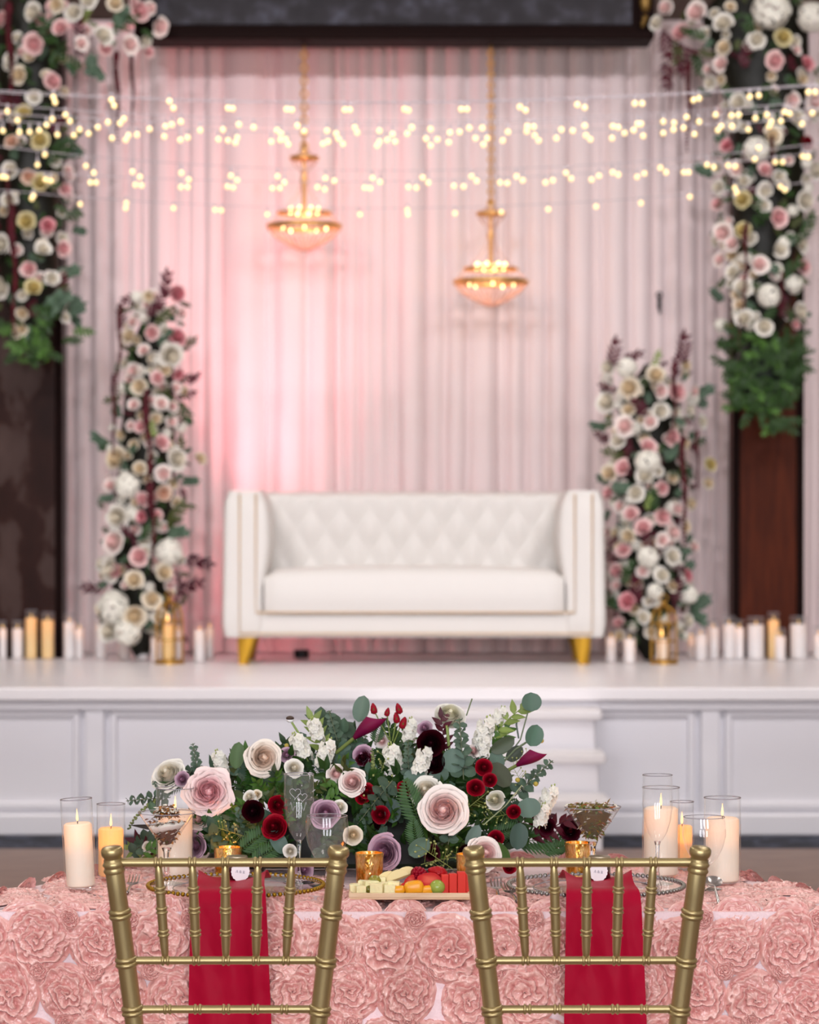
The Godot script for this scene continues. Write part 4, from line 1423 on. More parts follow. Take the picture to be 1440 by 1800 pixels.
func string_lights() -> void:
	# bulbs as «x y» in the order of the photograph; each hangs from the cable next above it
	var sets := [
		["94 171;196 176;298 178;401 190;504 192;606 193;711 192;811 192;914 188;1015 184;1116 182;1219 176;1318 170;1421 162", [[159, 179, 147, 12.0, "topmost string of round warm bulbs across the drapes, front cable of the pair"]]],
		["97 180;201 186;305 190;409 191;513 193;615 193;718 194;821 192;924 194;1028 189;1129 182;1229 173;1334 168;1433 162", [[163, 181, 150, 12.3, "topmost string of round warm bulbs across the drapes, rear cable of the pair"]]],
		["13 196;115 202;218 209;318 214;420 219;523 221;624 224;724 224;825 225;927 222;1028 221;1127 218;1229 214;1328 208;1428 199;92 210;31 212;123 213;190 215;211 217;172 224;291 222;302 219;848 225;757 227;667 230;575 230;938 223;1077 222;1087 224;1121 218;1166 214;1185 216;1207 206;1258 202;1286 203;1299 202;1348 202;1379 197;1388 200;1356 214;1373 213;1410 218;1352 222;1268 222;1287 222;263 227;446 224;487 229;392 228;352 229;808 232;791 233;893 232;926 231;716 235;690 236;628 233;591 235;535 231;494 235;987 228;1007 230;1098 234;1114 229;1166 234;1184 228;1202 225;1316 228;1262 229;1221 236;5 230;34 232;52 232;69 229;82 220;101 237;130 238;140 228;156 235;197 243;221 246;226 238;241 237;289 240;317 246;330 242;384 245;401 247;414 251;417 242;477 249;493 246;503 245;507 254;568 253;577 249;595 244;603 253;663 256;667 249;681 246;695 249;749 244;757 256;769 245;789 250;836 243;850 254;857 243;884 247;940 238;947 247;978 243;1030 238;1038 245;1076 243;1131 239", [[184, 213, 178, 12.6, "third string of round warm bulbs from the top"], [200, 219, 190, 12.9, "fourth string of round warm bulbs from the top, crowded with the fifth"], [212, 234, 207, 13.2, "fifth string of round warm bulbs from the top, lowest of the crowded band"]]],
		["79 272;66 290;151 292;165 304;233 302;246 311;319 304;332 316;406 309;417 317;488 310;500 321;572 313;588 318;655 313;668 320;743 312;753 321;829 310;838 318;908 310;919 317;995 304;1004 314;1077 303;1087 307;1161 295;1171 303;1243 290;1255 294;1327 280;1334 260;1411 275;1421 276", [[258, 300, 252, 13.5, "sixth string of round warm bulbs, above the chandelier tiers"]]],
		["3 311;11 312;80 316;90 318;159 321;169 321;238 325;249 326;318 329;330 329;400 328;410 330;479 331;492 331;558 329;571 333;641 330;651 331;718 329;732 330;798 327;815 328;879 321;892 322;959 321;972 317;1040 316;1053 309;1120 311;1133 305;1202 303;1211 303;1280 291;1293 293;1363 285;1376 285", [[298, 318, 268, 13.8, "seventh string of round warm bulbs, hung in close pairs"]]],
		["59 344;56 349;141 359;222 357;221 366;305 366;378 369;389 370;470 377;633 377;716 369;717 377;800 375;881 373;964 368;1048 363;1127 357;1213 346;1292 330;1295 338;1372 328;1380 334", [[334, 366, 318, 14.1, "lowest string of widely spaced round warm bulbs"]]]]
	var shell := mat("string_bulb", Color(1, 0.92, 0.72), 0.4, 0.0, {"emission_enabled": true, "emission": Color(1.0, 0.86, 0.56), "emission_energy_multiplier": 1.1})
	var wire := mat("pale_wire", Color("b5adb2"), 0.5)
	var ball := Shape.new()
	ball.ball(Vector3.ZERO, Vector3(0.0115, 0.0125, 0.0115), 8, 10)
	var round_ := ball.mesh()
	for group in sets:
		var lines: Array = group[1]
		var ropes := []
		for q in lines:
			var o := thing("string_light", q[4], "string light", "string lights", at(720, q[1], q[3]))
			ropes.append([o, q, Shape.new()])
		for row in String(group[0]).split(";"):
			var f := row.split(" ")
			var x := float(f[0])
			var y := float(f[1])
			var best = ropes[0]
			var gap := 1e9
			for r in ropes:
				var up: float = y - cable(r[1], x)
				if up > 7.0 and absf(up - 13.0) < gap:
					gap = absf(up - 13.0)
					best = r
			var o: Node3D = best[0]
			var d: float = best[1][3]
			var where := at(x, y, d) - o.position
			part(o, "bulb", round_, shell, Transform3D(Basis.IDENTITY, where))
			var hook := at(x, cable(best[1], x), d) - o.position
			var s: Shape = best[2]
			s.tube([where + Vector3(0, 0.014, 0), where + Vector3(0, 0.032, 0)], 0.006, 6)
			s.tube([where + Vector3(0, 0.03, 0), hook], 0.0022, 4)
		for r in ropes:
			var path := []
			var d: float = r[1][3]
			for k in 41:
				var x := 720.0 + (k - 20) / 20.0 * 6.5 * F / d
				path.append(at(x, cable(r[1], x), d) - r[0].position)
			var s: Shape = r[2]
			s.tube(path, 0.0018, 5)
			part(r[0], "cable", s, wire)

func cable(q: Array, x: float) -> float:   # height of a sagging cable given at 0, 720 and 1440
	var t := (x - 720.0) / 720.0
	return q[1] + (q[2] - q[0]) / 2.0 * t + ((q[0] + q[2]) / 2.0 - q[1]) * t * t


# ---------------------------------------------------------------- centrepiece

# a large rose whose rim petals are pieces of their own
func hero_rose(o: Node3D, code: String, where: Vector3, r: float, facing: Vector3, variant: int, style_more := {}) -> void:
	var key := "hero%s%d" % [code, variant]
	var count := 34
	if not cache.has(key):
		rng.seed = hash(key)
		var st := style(code)
		st.merge(style_more, true)
		var heart := Shape.new()
		var rim := []
		for k in count:
			var t := float(k) / (count - 1)
			var phi := k * 2.39996 + rng.randf_range(-0.15, 0.15)
			if t < 0.62:
				petal(heart, t, phi, st, 10, 9)
			else:
				var s := Shape.new()
				petal(s, t, phi, st, 10, 9)
				rim.append(s.mesh())
		bud(heart, st)
		cache[key] = [heart.mesh(), rim]
	var made: Array = cache[key]
	var h := part(o, STYLES[code][0], made[0], petals(), Transform3D(aimed(facing, Vector3(0.2, 1, 0.1), r, rng.randf() * TAU), where))
	for q in made[1]:
		part(h, "petal", q, petals())


func stock(o: Node3D, x: float, y: float, r: float, d: float, along: Vector3) -> void:
	var s := Shape.new()
	var spine := []
	for k in 5:
		spine.append(along.normalized() * (k / 4.0 - 0.5) * 2.2 + Vector3(0.1 * k * k / 16.0, 0, 0))
	s.tint = lin("8a9a58")
	s.tube(spine, 0.05, 6)
	for k in 11:
		var a := k * 2.4
		var t := k / 10.0 * 1.5 - 0.75
		var out := Vector3(cos(a), 0.2, absf(sin(a)) * 0.9 + 0.25)
		floret(s, along.normalized() * t + out * 0.42, out, 0.46, lin("eae8de"), 6)
		floret(s, along.normalized() * (t + 0.06) + out * 0.5, out + Vector3(0.2, 0.3, 0), 0.28, lin("e9e7da"), 5)
	for k in 6:
		var a := k * 2.4
		var q := along.normalized() * (0.85 + k * 0.09) + Vector3(cos(a), 0, sin(a)) * 0.22 * (1.0 - k / 8.0)
		s.tint = lin("a9b46c")
		s.ball(q, Vector3(0.11, 0.16, 0.11) * (1.0 - k * 0.08), 5, 6)
	part(o, "white_stock", s, petals(), Transform3D(Basis.IDENTITY.scaled(Vector3.ONE * size_of(r, d)), at(x, y, d) - o.position))


func calla(o: Node3D, from: Vector2, tip: Vector2, d: float, width: float) -> void:
	var a := at(from.x, from.y, d) - o.position
	var b := at(tip.x, tip.y, d) - o.position
	var long := a.distance_to(b)
	var s := Shape.new()
	var dark := lin("3d0320")
	var light := lin("7d1244")
	s.grid(18, 12, func(u, v):
		var t: float = v
		var ang: float = (u - 0.5) * TAU * 0.93
		var far_ := pow(cos(ang * 0.5), 2.0)
		var r: float = width * (0.2 + 0.62 * sin(t * 2.0) + 0.25 * pow(t, 5.0) * (1.0 - far_)) * (1.0 - 0.55 * pow(t, 4.0) * far_)
		var reach: float = t * long * (0.6 + 0.4 * far_)
		return Vector3(r * cos(ang) * 0.85 + 0.25 * width * t * t * far_, reach, -r * sin(ang)),
		func(_u, v): return dark.lerp(light, 0.3 + 0.6 * v))
	part(o, "burgundy_calla", s, petals(), Transform3D(aimed(b - a, Vector3(0.3, 0.5, 1)), a))
	s = Shape.new()
	s.tint = lin("6f7d3f")
	s.tube([a + (a - b) * 0.6 - Vector3(0, 0, 0.01), a + (b - a) * 0.12], 0.004, 6)
	part(o, "flower_stem", s, greens())


func big_leaf(o: Node3D, called: String, x: float, y: float, rx: float, ry: float, turn: float, d: float, color: String, pointed := 0.0) -> void:
	var s := Shape.new()
	var a := deg_to_rad(turn)
	rng.seed = int(x * 7 + y)
	var long := size_of(ry * 2.0, d)
	leaf(s, Vector3(0, -long / 2, 0), Vector3.UP, Vector3(rng.randf_range(-0.3, 0.3), 0.15, 1), long, size_of(rx * 2.0, d), lin(color), pointed, 0.08, 10)
	part(o, called, s, greens(), Transform3D(Basis(Vector3.BACK, a), at(x, y, d) - o.position))


func stalk(o: Node3D, points: Array, d: float, r: float, color: String, called := "flower_stem") -> void:
	var s := Shape.new()
	s.tint = lin(color)
	var path := []
	for p in points:
		path.append(at(p.x, p.y, d) - o.position)
	s.tube(path, r, 6)
	part(o, called, s, greens())


func centrepiece() -> void:
	var d0 := 5.93
	var o := thing("flower_centrepiece", "long low centrepiece of blush, mauve and red roses with eucalyptus and ferns on the table", "flowers", "", Vector3(at(620, 900, d0).x, TOP, -d0))
	# the shallow dish and the wet foam that hold it
	var s := Shape.new()
	s.box(Vector3(0, 0.022, 0), Vector3(0.56, 0.04, 0.12), 0.015)
	part(o, "dish", s, mat("dish", Color("22301c"), 0.5))
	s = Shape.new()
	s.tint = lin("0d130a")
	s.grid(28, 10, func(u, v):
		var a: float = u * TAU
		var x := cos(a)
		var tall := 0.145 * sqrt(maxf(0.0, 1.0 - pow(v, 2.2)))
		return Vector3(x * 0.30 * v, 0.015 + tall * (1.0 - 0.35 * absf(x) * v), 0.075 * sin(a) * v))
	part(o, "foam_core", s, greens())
	# greenery growing out all round
	var mound := func(q: float, e: float) -> Array:   # q along, e round over the top; point on the mound and the way out of it
		var hx := 0.40
		var hy := 0.23 * sqrt(maxf(0.05, 1.0 - q * q * 0.9))
		var p := Vector3(q * hx, 0.02 + hy * sin(e), 0.125 * cos(e) * sqrt(maxf(0.1, 1.0 - q * q * 0.7)))
		return [p, Vector3(q * 0.7, 0.35 + sin(e) * 0.6, cos(e) * 0.9)]
	var kinds := ["g", "fern", "euc", "g", "f", "dollar", "o", "fern", "e", "g"]
	for k in 170:
		rng.seed = 900 + k
		var q := rng.randf_range(-0.95, 0.95)
		var e := rng.randf_range(0.08, 1.9)
		var m: Array = mound.call(q, e)
		var out: Vector3 = m[1] + Vector3(rng.randf_range(-0.7, 0.7), rng.randf_range(-0.35, 0.3), rng.randf_range(-0.1, 0.3))
		var kind: String = kinds[k % kinds.size()]
		var long := rng.randf_range(0.055, 0.095) if kind != "dollar" else 0.08
		out.y = maxf(out.y, (0.03 - (m[0] as Vector3).y * 0.78) / long * out.length())
		put_spray(o, kind, m[0] * 0.78, out, long, Vector3(rng.randf_range(-0.3, 0.3), 0.5, 1))
	for k in 70:
		rng.seed = 1900 + k
		var m: Array = mound.call(rng.randf_range(-0.85, 0.85), rng.randf_range(0.12, 0.75))
		var kind: String = ["g", "f", "fern", "g", "o"][k % 5]
		put_spray(o, kind, m[0] * Vector3(0.95, 1, 0.9), Vector3(rng.randf_range(-1, 1), rng.randf_range(-0.1, 0.8), 0.7), rng.randf_range(0.045, 0.07), Vector3(rng.randf_range(-0.3, 0.3), 0.5, 1))
	# sprays one can tell apart: kind, root, tip, distance
	for row in ["euc 300 1402 220 1405 5.9", "euc 300 1400 268 1372 5.9", "euc 362 1362 292 1352 5.93", "euc 350 1372 340 1306 5.93", "euc 600 1330 580 1248 5.9", "e 620 1300 560 1262 5.92", "euc 590 1430 565 1350 5.84", "euc 600 1370 555 1400 5.84",
		"euc 690 1372 625 1448 5.78", "euc 700 1385 640 1395 5.79", "euc 815 1370 810 1262 5.82", "euc 830 1345 862 1272 5.86", "euc 788 1485 798 1408 5.74", "euc 905 1400 968 1332 5.84", "euc 720 1365 712 1300 5.82", "euc 770 1345 745 1310 5.83", "fern 740 1450 705 1375 5.76", "fern 735 1495 722 1440 5.74",
		"fern 420 1500 470 1452 5.78", "fern 440 1520 490 1480 5.76", "fern 350 1422 395 1452 5.8", "fern 330 1370 275 1390 5.9", "fern 860 1470 915 1448 5.8", "fern 900 1480 990 1470 5.84", "fern 950 1500 1000 1478 5.84", "seed 800 1440 850 1395 5.77", "seed 740 1520 800 1500 5.72", "seed 900 1430 850 1440 5.78", "seed 660 1400 672 1330 5.83", "seed 800 1530 740 1490 5.7",
		"seed 640 1420 690 1375 5.8", "l 570 1330 552 1262 5.9", "seed 930 1400 905 1355 5.85", "x 780 1320 780 1262 5.84", "x 930 1470 1000 1452 5.84", "x 900 1450 960 1440 5.86", "g 880 1490 930 1440 5.82", "f 505 1500 450 1470 5.78", "g 430 1450 400 1420 5.82", "o 455 1460 430 1430 5.8",
		"g 560 1490 600 1455 5.78", "f 560 1420 600 1392 5.8", "fern 660 1310 668 1262 5.88", "g 700 1320 690 1275 5.88", "f 865 1340 890 1280 5.88", "l 865 1300 905 1238 5.88", "seed 900 1350 940 1322 5.85", "g 1000 1500 960 1478 5.86", "f 250 1500 300 1478 5.88", "x 300 1500 240 1475 5.92", "e 230 1505 262 1470 5.92", "l 280 1510 225 1500 5.92", "seed 430 1470 380 1455 5.79"]:
		var f: PackedStringArray = row.split(" ")
		rng.seed = hash(row)
		var d := float(f[5])
		var a := at(float(f[1]), float(f[2]), d) - o.position
		var b := at(float(f[3]), float(f[4]), d) - o.position
		put_spray(o, f[0], a, b - a, a.distance_to(b) * 1.04)
	# the drooping catkins
	for row in [[Vector2(272, 1408), Vector2(238, 1430), Vector2(226, 1458), 5.9], [Vector2(655, 1362), Vector2(657, 1340), Vector2(654, 1318), 5.83]]:
		s = Shape.new()
		for k in 30:
			var t := k / 29.0
			var p2: Vector2 = (row[0] as Vector2).lerp(row[1], t).lerp((row[1] as Vector2).lerp(row[2], t), t)
			s.tint = lin("8d9a5a").lerp(lin("5d6a3e"), t) * (0.8 + 0.4 * (k % 2))
			s.ball(at(p2.x, p2.y, row[3]) - o.position + Vector3(0.002 * sin(k * 2.4), 0.002 * cos(k * 2.4), 0.002), Vector3.ONE * 0.0034 * (1.1 - 0.5 * t), 4, 6)
		part(o, "catkin", s, greens())
	# single large leaves
	for row in [["silver_leaf", 635, 1246, 15, 24, -12, 5.9, "5f7564"], ["silver_leaf", 934, 1234, 18.5, 17, 0, 5.88, "567060"], ["silver_leaf", 939, 1293, 17, 20, -20, 5.87, "4e6b59"], ["silver_leaf", 884, 1310, 13, 24, -62, 5.86, "47523f"], ["silver_leaf", 874, 1336, 13, 18, 20, 5.86, "4a6152"],
		["silver_leaf", 797, 1337, 20, 22, 5, 5.82, "5c7466"], ["silver_leaf", 730, 1366, 21, 16, 0, 5.81, "5c7466"], ["silver_leaf", 772, 1362, 18, 14, 15, 5.82, "516759"], ["silver_leaf", 930, 1420, 21, 18, 10, 5.79, "5a7264"], ["silver_leaf", 737, 1490, 16, 22, -55, 5.72, "56705f"], ["silver_leaf", 645, 1474, 24, 26, 10, 5.8, "465b4b"],
		["silver_leaf", 912, 1470, 17, 24, -8, 5.78, "445a50"], ["green_leaf", 417, 1328, 13, 24, -8, 5.86, "4f6b3d"], ["dark_leaf", 408, 1415, 26, 30, -60, 5.82, "3d4a29"], ["dark_leaf", 440, 1445, 22, 24, 15, 5.83, "33462b"], ["dark_leaf", 880, 1362, 17, 26, 40, 5.83, "41492f"], ["dark_leaf", 262, 1454, 6, 36, 84, 5.9, "2b221d"],
		["silver_leaf", 490, 1480, 14, 24, 30, 5.76, "5d776b"], ["silver_leaf", 615, 1350, 17, 18, -40, 5.84, "4d655a"], ["green_leaf", 880, 1500, 15, 22, 35, 5.76, "4b6a35"], ["silver_leaf", 470, 1392, 15, 28, 70, 5.84, "56663f"], ["silver_leaf", 690, 1425, 15, 22, 0, 5.79, "486057"], ["silver_leaf", 832, 1470, 12, 22, -30, 5.75, "61766c"], ["green_leaf", 268, 1420, 7, 12, 20, 5.89, "4f6b4d"], ["dark_leaf", 905, 1325, 12, 18, -50, 5.88, "3c4636"]]:
		big_leaf(o, row[0], row[1], row[2], row[3], row[4], row[5], row[6], row[7], 1.0 if row[0] == "dark_leaf" and row[3] < 10 else 0.0)
	stalk(o, [Vector2(887, 1338), Vector2(915, 1300), Vector2(928, 1252)], 5.885, 0.0016, "6c7a5d")
	stalk(o, [Vector2(880, 1345), Vector2(905, 1318), Vector2(925, 1305)], 5.875, 0.0024, "6c7a5d")
	stalk(o, [Vector2(912, 1298), Vector2(908, 1275), Vector2(909, 1258)], 5.89, 0.002, "5f6d63")
	stalk(o, [Vector2(532, 1300), Vector2(512, 1268)], 5.9, 0.0026, "8da05a")
	stalk(o, [Vector2(790, 1320), Vector2(786, 1275)], 5.84, 0.0035, "8da05a")
	stalk(o, [Vector2(820, 1258), Vector2(830, 1228)], 5.86, 0.0015, "6f7d5a")
	stalk(o, [Vector2(850, 1450), Vector2(890, 1415), Vector2(918, 1380)], 5.77, 0.0014, "9aa57d")
	for row in [[685, 1302, 659, 1252], [690, 1302, 700, 1252], [686, 1302, 681, 1258], [692, 1306, 706, 1272], [690, 1302, 696, 1266]]:
		stalk(o, [Vector2(row[0], row[1]), Vector2((row[0] + row[2]) / 2.0, (row[1] + row[3]) / 2.0), Vector2(row[2], row[3])], 5.87, 0.0014, "74853f")
	s = Shape.new()
	s.ball(Vector3.ZERO, Vector3(0.008, 0.0065, 0.008))
	s.tint = lin("4d3d33")
	s.ball(Vector3(0, 0.003, 0.001), Vector3(0.0085, 0.005, 0.0085))
	part(o, "seed_head", s, greens(), Transform3D(Basis.IDENTITY, at(510, 1265, 5.9) - o.position))
	s = Shape.new()
	s.tint = lin("b9a54a")
	s.ball(Vector3.ZERO, Vector3.ONE * 0.005)
	for p in [Vector3(504, 1311, 5.88), Vector3(910, 1371, 5.82), Vector3(942, 1378, 5.83), Vector3(952, 1302, 5.88)]:
		part(o, "berry", s.mesh(), greens(), Transform3D(Basis.IDENTITY, at(p.x, p.y, p.z) - o.position))
	# white stocks
	for row in [[530, 1315, 24, 5.87, -0.5], [572, 1327, 24, 5.85, 0.3], [556, 1285, 20, 5.88, -0.3], [692, 1338, 26, 5.84, -0.2], [742, 1340, 24, 5.81, 0.3], [720, 1286, 20, 5.88, 0.1], [850, 1290, 26, 5.87, 0.3], [875, 1262, 18, 5.89, 0.55], [962, 1408, 24, 5.84, 0.4], [952, 1436, 20, 5.82, 0.2], [388, 1342, 20, 5.9, -0.3], [850, 1315, 18, 5.86, 0.1]]:
		rng.seed = int(row[0])
		stock(o, row[0], row[1], row[2], row[3], Vector3(row[4], 1, 0.1))
	calla(o, Vector2(622, 1298), Vector2(675, 1254), 5.86, 0.021)
	calla(o, Vector2(908, 1346), Vector2(958, 1318), 5.84, 0.018)
	# red buds on long stems
	for row in [[657, 1246, 10], [701, 1246, 10], [681, 1252, 8], [697, 1262, 10], [709, 1271, 11]]:
		rng.seed = int(row[0])
		s = Shape.new()
		var r := size_of(row[2], 5.87)
		s.tint = lin("8f1024")
		s.lathe([Vector2(0.0005, -1), Vector2(0.55, -0.75), Vector2(0.62, -0.2), Vector2(0.45, 0.5), Vector2(0.15, 1.0), Vector2(0.0005, 1.05)], 10)
		for k in 4:
			leaf(s, Vector3(0, -0.95, 0), Vector3(cos(k * 1.57) * 0.6, 1, sin(k * 1.57) * 0.6), Vector3(cos(k * 1.57), 0.1, sin(k * 1.57)), 1.6, 0.4, lin("6d7f38"), 1.0, -0.2, 4)
		part(o, "red_rosebud", s, petals(), Transform3D(Basis(Vector3.BACK, rng.randf_range(-0.4, 0.4)).scaled(Vector3.ONE * r), at(row[0], row[1], 5.87) - o.position))
	# roses with petals one can tell apart: kind, x, y, radius, distance, the way they face
	var heroes := [["b", 460, 1333, 36, 5.84, Vector3(0.3, 0.15, 1)], ["p", 366, 1392, 46, 5.82, Vector3(0.1, 0.1, 1)], ["b", 780, 1425, 48, 5.74, Vector3(-0.05, 0.15, 1)], ["w", 752, 1395, 32, 5.79, Vector3(-0.3, 0.6, 1)], ["m", 680, 1498, 35, 5.70, Vector3(-0.45, 0.15, 1)], ["m", 572, 1432, 29, 5.76, Vector3(0.05, 0.3, 1)], ["b", 622, 1377, 28, 5.81, Vector3(-0.2, 0.35, 1)], ["b", 847, 1502, 35, 5.70, Vector3(0.35, 0.3, 1)], ["m", 532, 1529, 20, 5.72, Vector3(0.3, 0.2, 1)], ["m", 346, 1484, 28, 5.82, Vector3(-0.5, 0.0, 1)], ["w", 302, 1368, 36, 5.92, Vector3(-0.3, 0.5, 0.6)], ["n", 790, 1262, 31, 5.87, Vector3(0.1, 0.6, 0.7)], ["u", 757, 1308, 29, 5.82, Vector3(0.0, 0.2, 1)], ["u", 446, 1426, 24, 5.78, Vector3(-0.1, 0.1, 1)], ["n", 872, 1407, 20, 5.77, Vector3(-0.3, 0.4, 1)], ["r", 484, 1456, 26, 5.77, Vector3(-0.2, 0.4, 1)]]
	for k in heroes.size():
		var q: Array = heroes[k]
		rng.seed = 50 + k
		var more := {}
		if q[0] == "p":
			more = {"inner": lin("edb2b8"), "outer": lin("f1dbd7"), "ruffle": 0.06, "open": 1.2}
		elif q[0] == "b" and q[1] == 460:
			more = {"inner": lin("ead0bb"), "outer": lin("efe5d8")}
		hero_rose(o, q[0], at(q[1], q[2], q[4]) - o.position, size_of(q[3] * 1.02, q[4]), q[5], k, more)
	# the smaller blooms
	for row in ["r 487 1416 19 5.8", "r 645 1392 16 5.8", "r 637 1405 13 5.8", "r 712 1386 15 5.79", "r 670 1432 18 5.79", "r 850 1350 17 5.8", "r 836 1386 17 5.77", "r 861 1372 14 5.79", "r 904 1428 14 5.78", "r 872 1475 16 5.78", "r 895 1526 13 5.74", "r 450 1470 12 5.82", "w 516 1352 18 5.83", "b 590 1360 18 5.83", "c 620 1468 18 5.74", "w 597 1420 14 5.78", "w 510 1496 13 5.74", "b 350 1442 22 5.84",
		"m 505 1328 15 5.86", "m 322 1370 15 5.88", "m 640 1328 20 5.85", "k 640 1335 17 5.84", "u 765 1340 26 5.83", "k 1003 1462 24 5.86", "k 962 1452 20 5.84", "w 440 1402 13 5.82", "b 672 1302 14 5.89", "m 748 1282 15 5.89", "w 470 1345 14 5.88", "b 833 1322 13 5.86", "c 452 1398 10 5.82", "w 262 1490 12 5.92", "m 520 1322 12 5.88", "u 660 1450 16 5.8", "u 820 1500 18 5.74", "k 760 1500 18 5.77"]:
		var f: PackedStringArray = row.split(" ")
		rng.seed = hash(row)
		var d := float(f[4])
		put_bloom(o, f[0], at(float(f[1]), float(f[2]), d) - o.position, size_of(float(f[3]) * 1.05, d), Vector3(rng.randf_range(-0.4, 0.4), rng.randf_range(0.0, 0.6), 1), true)


# ---------------------------------------------------------------- what stands on the table

func on_table(x: float, d: float) -> Vector3:
	var p := at(x, 900, d)
	p.y = TOP
	return p

func height_at(y: float, d: float) -> float:   # above the table
	return EYE - (y - 900.0) / F * d - TOP


func tableware() -> void:
	# candles in glass cylinders
	for row in [[137, 56, 1404, 1446, 5.6, 3.2, "tilted glass cylinder with an ivory candle at the table end", 0], [195, 50, 1413, 1455, 5.76, 0.0, "upright glass cylinder with a yellow glowing candle, between the tilted one and the flowers", 1],
		[308, 67, 1385, 1424, 5.78, 0.0, "wide glass cylinder with an ivory candle behind the cocktail glass with brown crumble", 0], [1162, 66, 1384, 1419, 5.78, 0.0, "tallest glass cylinder with an ivory candle, behind the champagne flute without engraving", 0],
		[1199, 42, 1409, 1451, 5.92, 0.0, "narrow glass cylinder with an orange glowing candle behind the plain wine glass", 1], [1270, 65, 1402, 1437, 5.68, 0.0, "wide glass cylinder with a cream candle at the spoon end of the table", 0]]:
		var d: float = row[4]
		var where := on_table(row[0], d)
		var r := size_of(row[1] / 2.0, d)
		var lean := deg_to_rad(row[5])
		where.x += 0.006 if lean > 0 else 0.0
		var g := thing("candle_cylinder", row[6], "candle glass", "glass candle cylinders on the table", where)
		cylinder_glass(g, r, height_at(row[2], d))
		var c := thing("pillar_candle", "candle inside the " + String(row[6]).replace(" with an ivory candle", "").replace(" with a cream candle", "").replace(" with a yellow glowing candle", "").replace(" with an orange glowing candle", ""), "candle", "pillar candles on the table", where + Vector3(0, 0.003, 0))
		candle(c, r - 0.0035, height_at(row[3], d) - 0.003, row[7], 0.0034 if row[7] == 1 else 0.0017, size_of(22, d), 36, 0.0)
		g.rotation.z = lean
		c.rotation.z = lean
	# stemmed glasses
	var clear := glass()
	for row in [["champagne_flute", 525.5, 5.68, "champagne flute engraved with two hearts in front of the mauve rose"], ["champagne_flute", 1156, 5.66, "champagne flute without engraving in front of the tallest candle"]]:
		var where := on_table(row[1], row[2])
		var o := thing(row[0], row[3], "glass", "champagne flutes", where)
		var s := Shape.new()
		s.lathe([Vector2(0.0045, 0.080), Vector2(0.010, 0.086), Vector2(0.0185, 0.1), Vector2(0.0255, 0.122), Vector2(0.0292, 0.15), Vector2(0.0297, 0.175), Vector2(0.0294, 0.2), Vector2(0.029, 0.2125)], 40)
		part(o, "bowl", s, clear)
		s = Shape.new()
		s.ring(Vector3(0, 0.2125, 0), 0.0288, 0.0009, 40, 6)
		part(o, "rim", s, mats["glass_rim"])
		stem(o, 0.032, 0.082, 0.0042)
		if row[1] < 700:
			s = Shape.new()
			for q in [[-0.006, 0.178, 0.011], [0.008, 0.17, 0.009]]:
				var path := []
				for k in 25:
					var t := TAU * k / 24.0
					var hx: float = q[0] + q[2] * pow(sin(t), 3.0)
					var hy: float = q[1] + q[2] * (0.8125 * cos(t) - 0.3125 * cos(2 * t) - 0.125 * cos(3 * t) - 0.0625 * cos(4 * t))
					path.append(Vector3(hx, hy, sqrt(0.0302 * 0.0302 - hx * hx)))
				s.tube(path, 0.0005, 4)
			for w in [-1.0, 1.0]:
				var path := []
				for k in 12:
					var t := k / 11.0
					var hx: float = w * (0.004 + 0.012 * t)
					path.append(Vector3(hx, 0.15 + 0.012 * sin(t * 9.0) * t, sqrt(0.0302 * 0.0302 - hx * hx)))
				s.tube(path, 0.0004, 4)
			part(o, "engraved_hearts", s, mat("etching", Color(0.9, 0.9, 0.92, 0.5), 0.8, 0.0, {"transparency": BaseMaterial3D.TRANSPARENCY_ALPHA}))
	for row in [[575, 5.62, 1434, "wine glass next to the engraved flute, in front of the mauve rose"], [1238, 5.58, 1436, "plain wine glass at the chair post before the two outer candles"]]:
		var where := on_table(row[0], row[1])
		var o := thing("wine_glass", row[3], "glass", "wine glasses", where)
		var h := height_at(row[2], row[1])
		var s := Shape.new()
		s.lathe([Vector2(0.0045, h - 0.094), Vector2(0.014, h - 0.091), Vector2(0.026, h - 0.079), Vector2(0.0365, h - 0.058), Vector2(0.0422, h - 0.035), Vector2(0.0415, h - 0.018), Vector2(0.0395, h)], 40)
		part(o, "bowl", s, clear)
		s = Shape.new()
		s.ring(Vector3(0, h, 0), 0.0393, 0.0009, 40, 6)
		part(o, "rim", s, mats["glass_rim"])
		stem(o, 0.034, h - 0.092, 0.0042)
	for row in [[293, 5.66, 1428, "cocktail glass with brown crumble and cream in front of the wide ivory candle", 0], [1042, 5.7, 1418, "cocktail glass heaped with olive and brown salad beside the burgundy dahlia", 1]]:
		var where := on_table(row[0], row[1])
		var o := thing("cocktail_glass", row[3], "glass", "cocktail glasses", where)
		var h := height_at(row[2], row[1])
		var s := Shape.new()
		s.lathe([Vector2(0.0048, h - 0.072), Vector2(0.0105, h - 0.068), Vector2(0.014, h - 0.062), Vector2(0.0557, h)], 44)
		part(o, "bowl", s, clear)
		s = Shape.new()
		s.ring(Vector3(0, h, 0), 0.0555, 0.0009, 44, 6)
		part(o, "rim", s, mats["glass_rim"])
		stem(o, 0.036, h - 0.07, 0.0065)
		salad(where, h, row[4])
	# mercury glass votives
	var mercury := mat("mercury_glass", Color.WHITE, 0.22, 0.85, {"albedo_texture": noise_map(0.03, [0.0, 0.42, 0.5, 0.7, 1.0], [Color("8a5610"), Color("cf9636"), Color("f2c866"), Color("ffe6a6"), Color("b0701c")], 256, FastNoiseLite.TYPE_CELLULAR, 3, 4), "uv1_triplanar": true, "uv1_scale": Vector3(14, 4, 14),
		"backlight_enabled": true, "backlight": Color(0.5, 0.3, 0.08), "normal_enabled": true, "normal_scale": 0.5, "normal_texture": bump_map(0.03, 5.0, 256)})
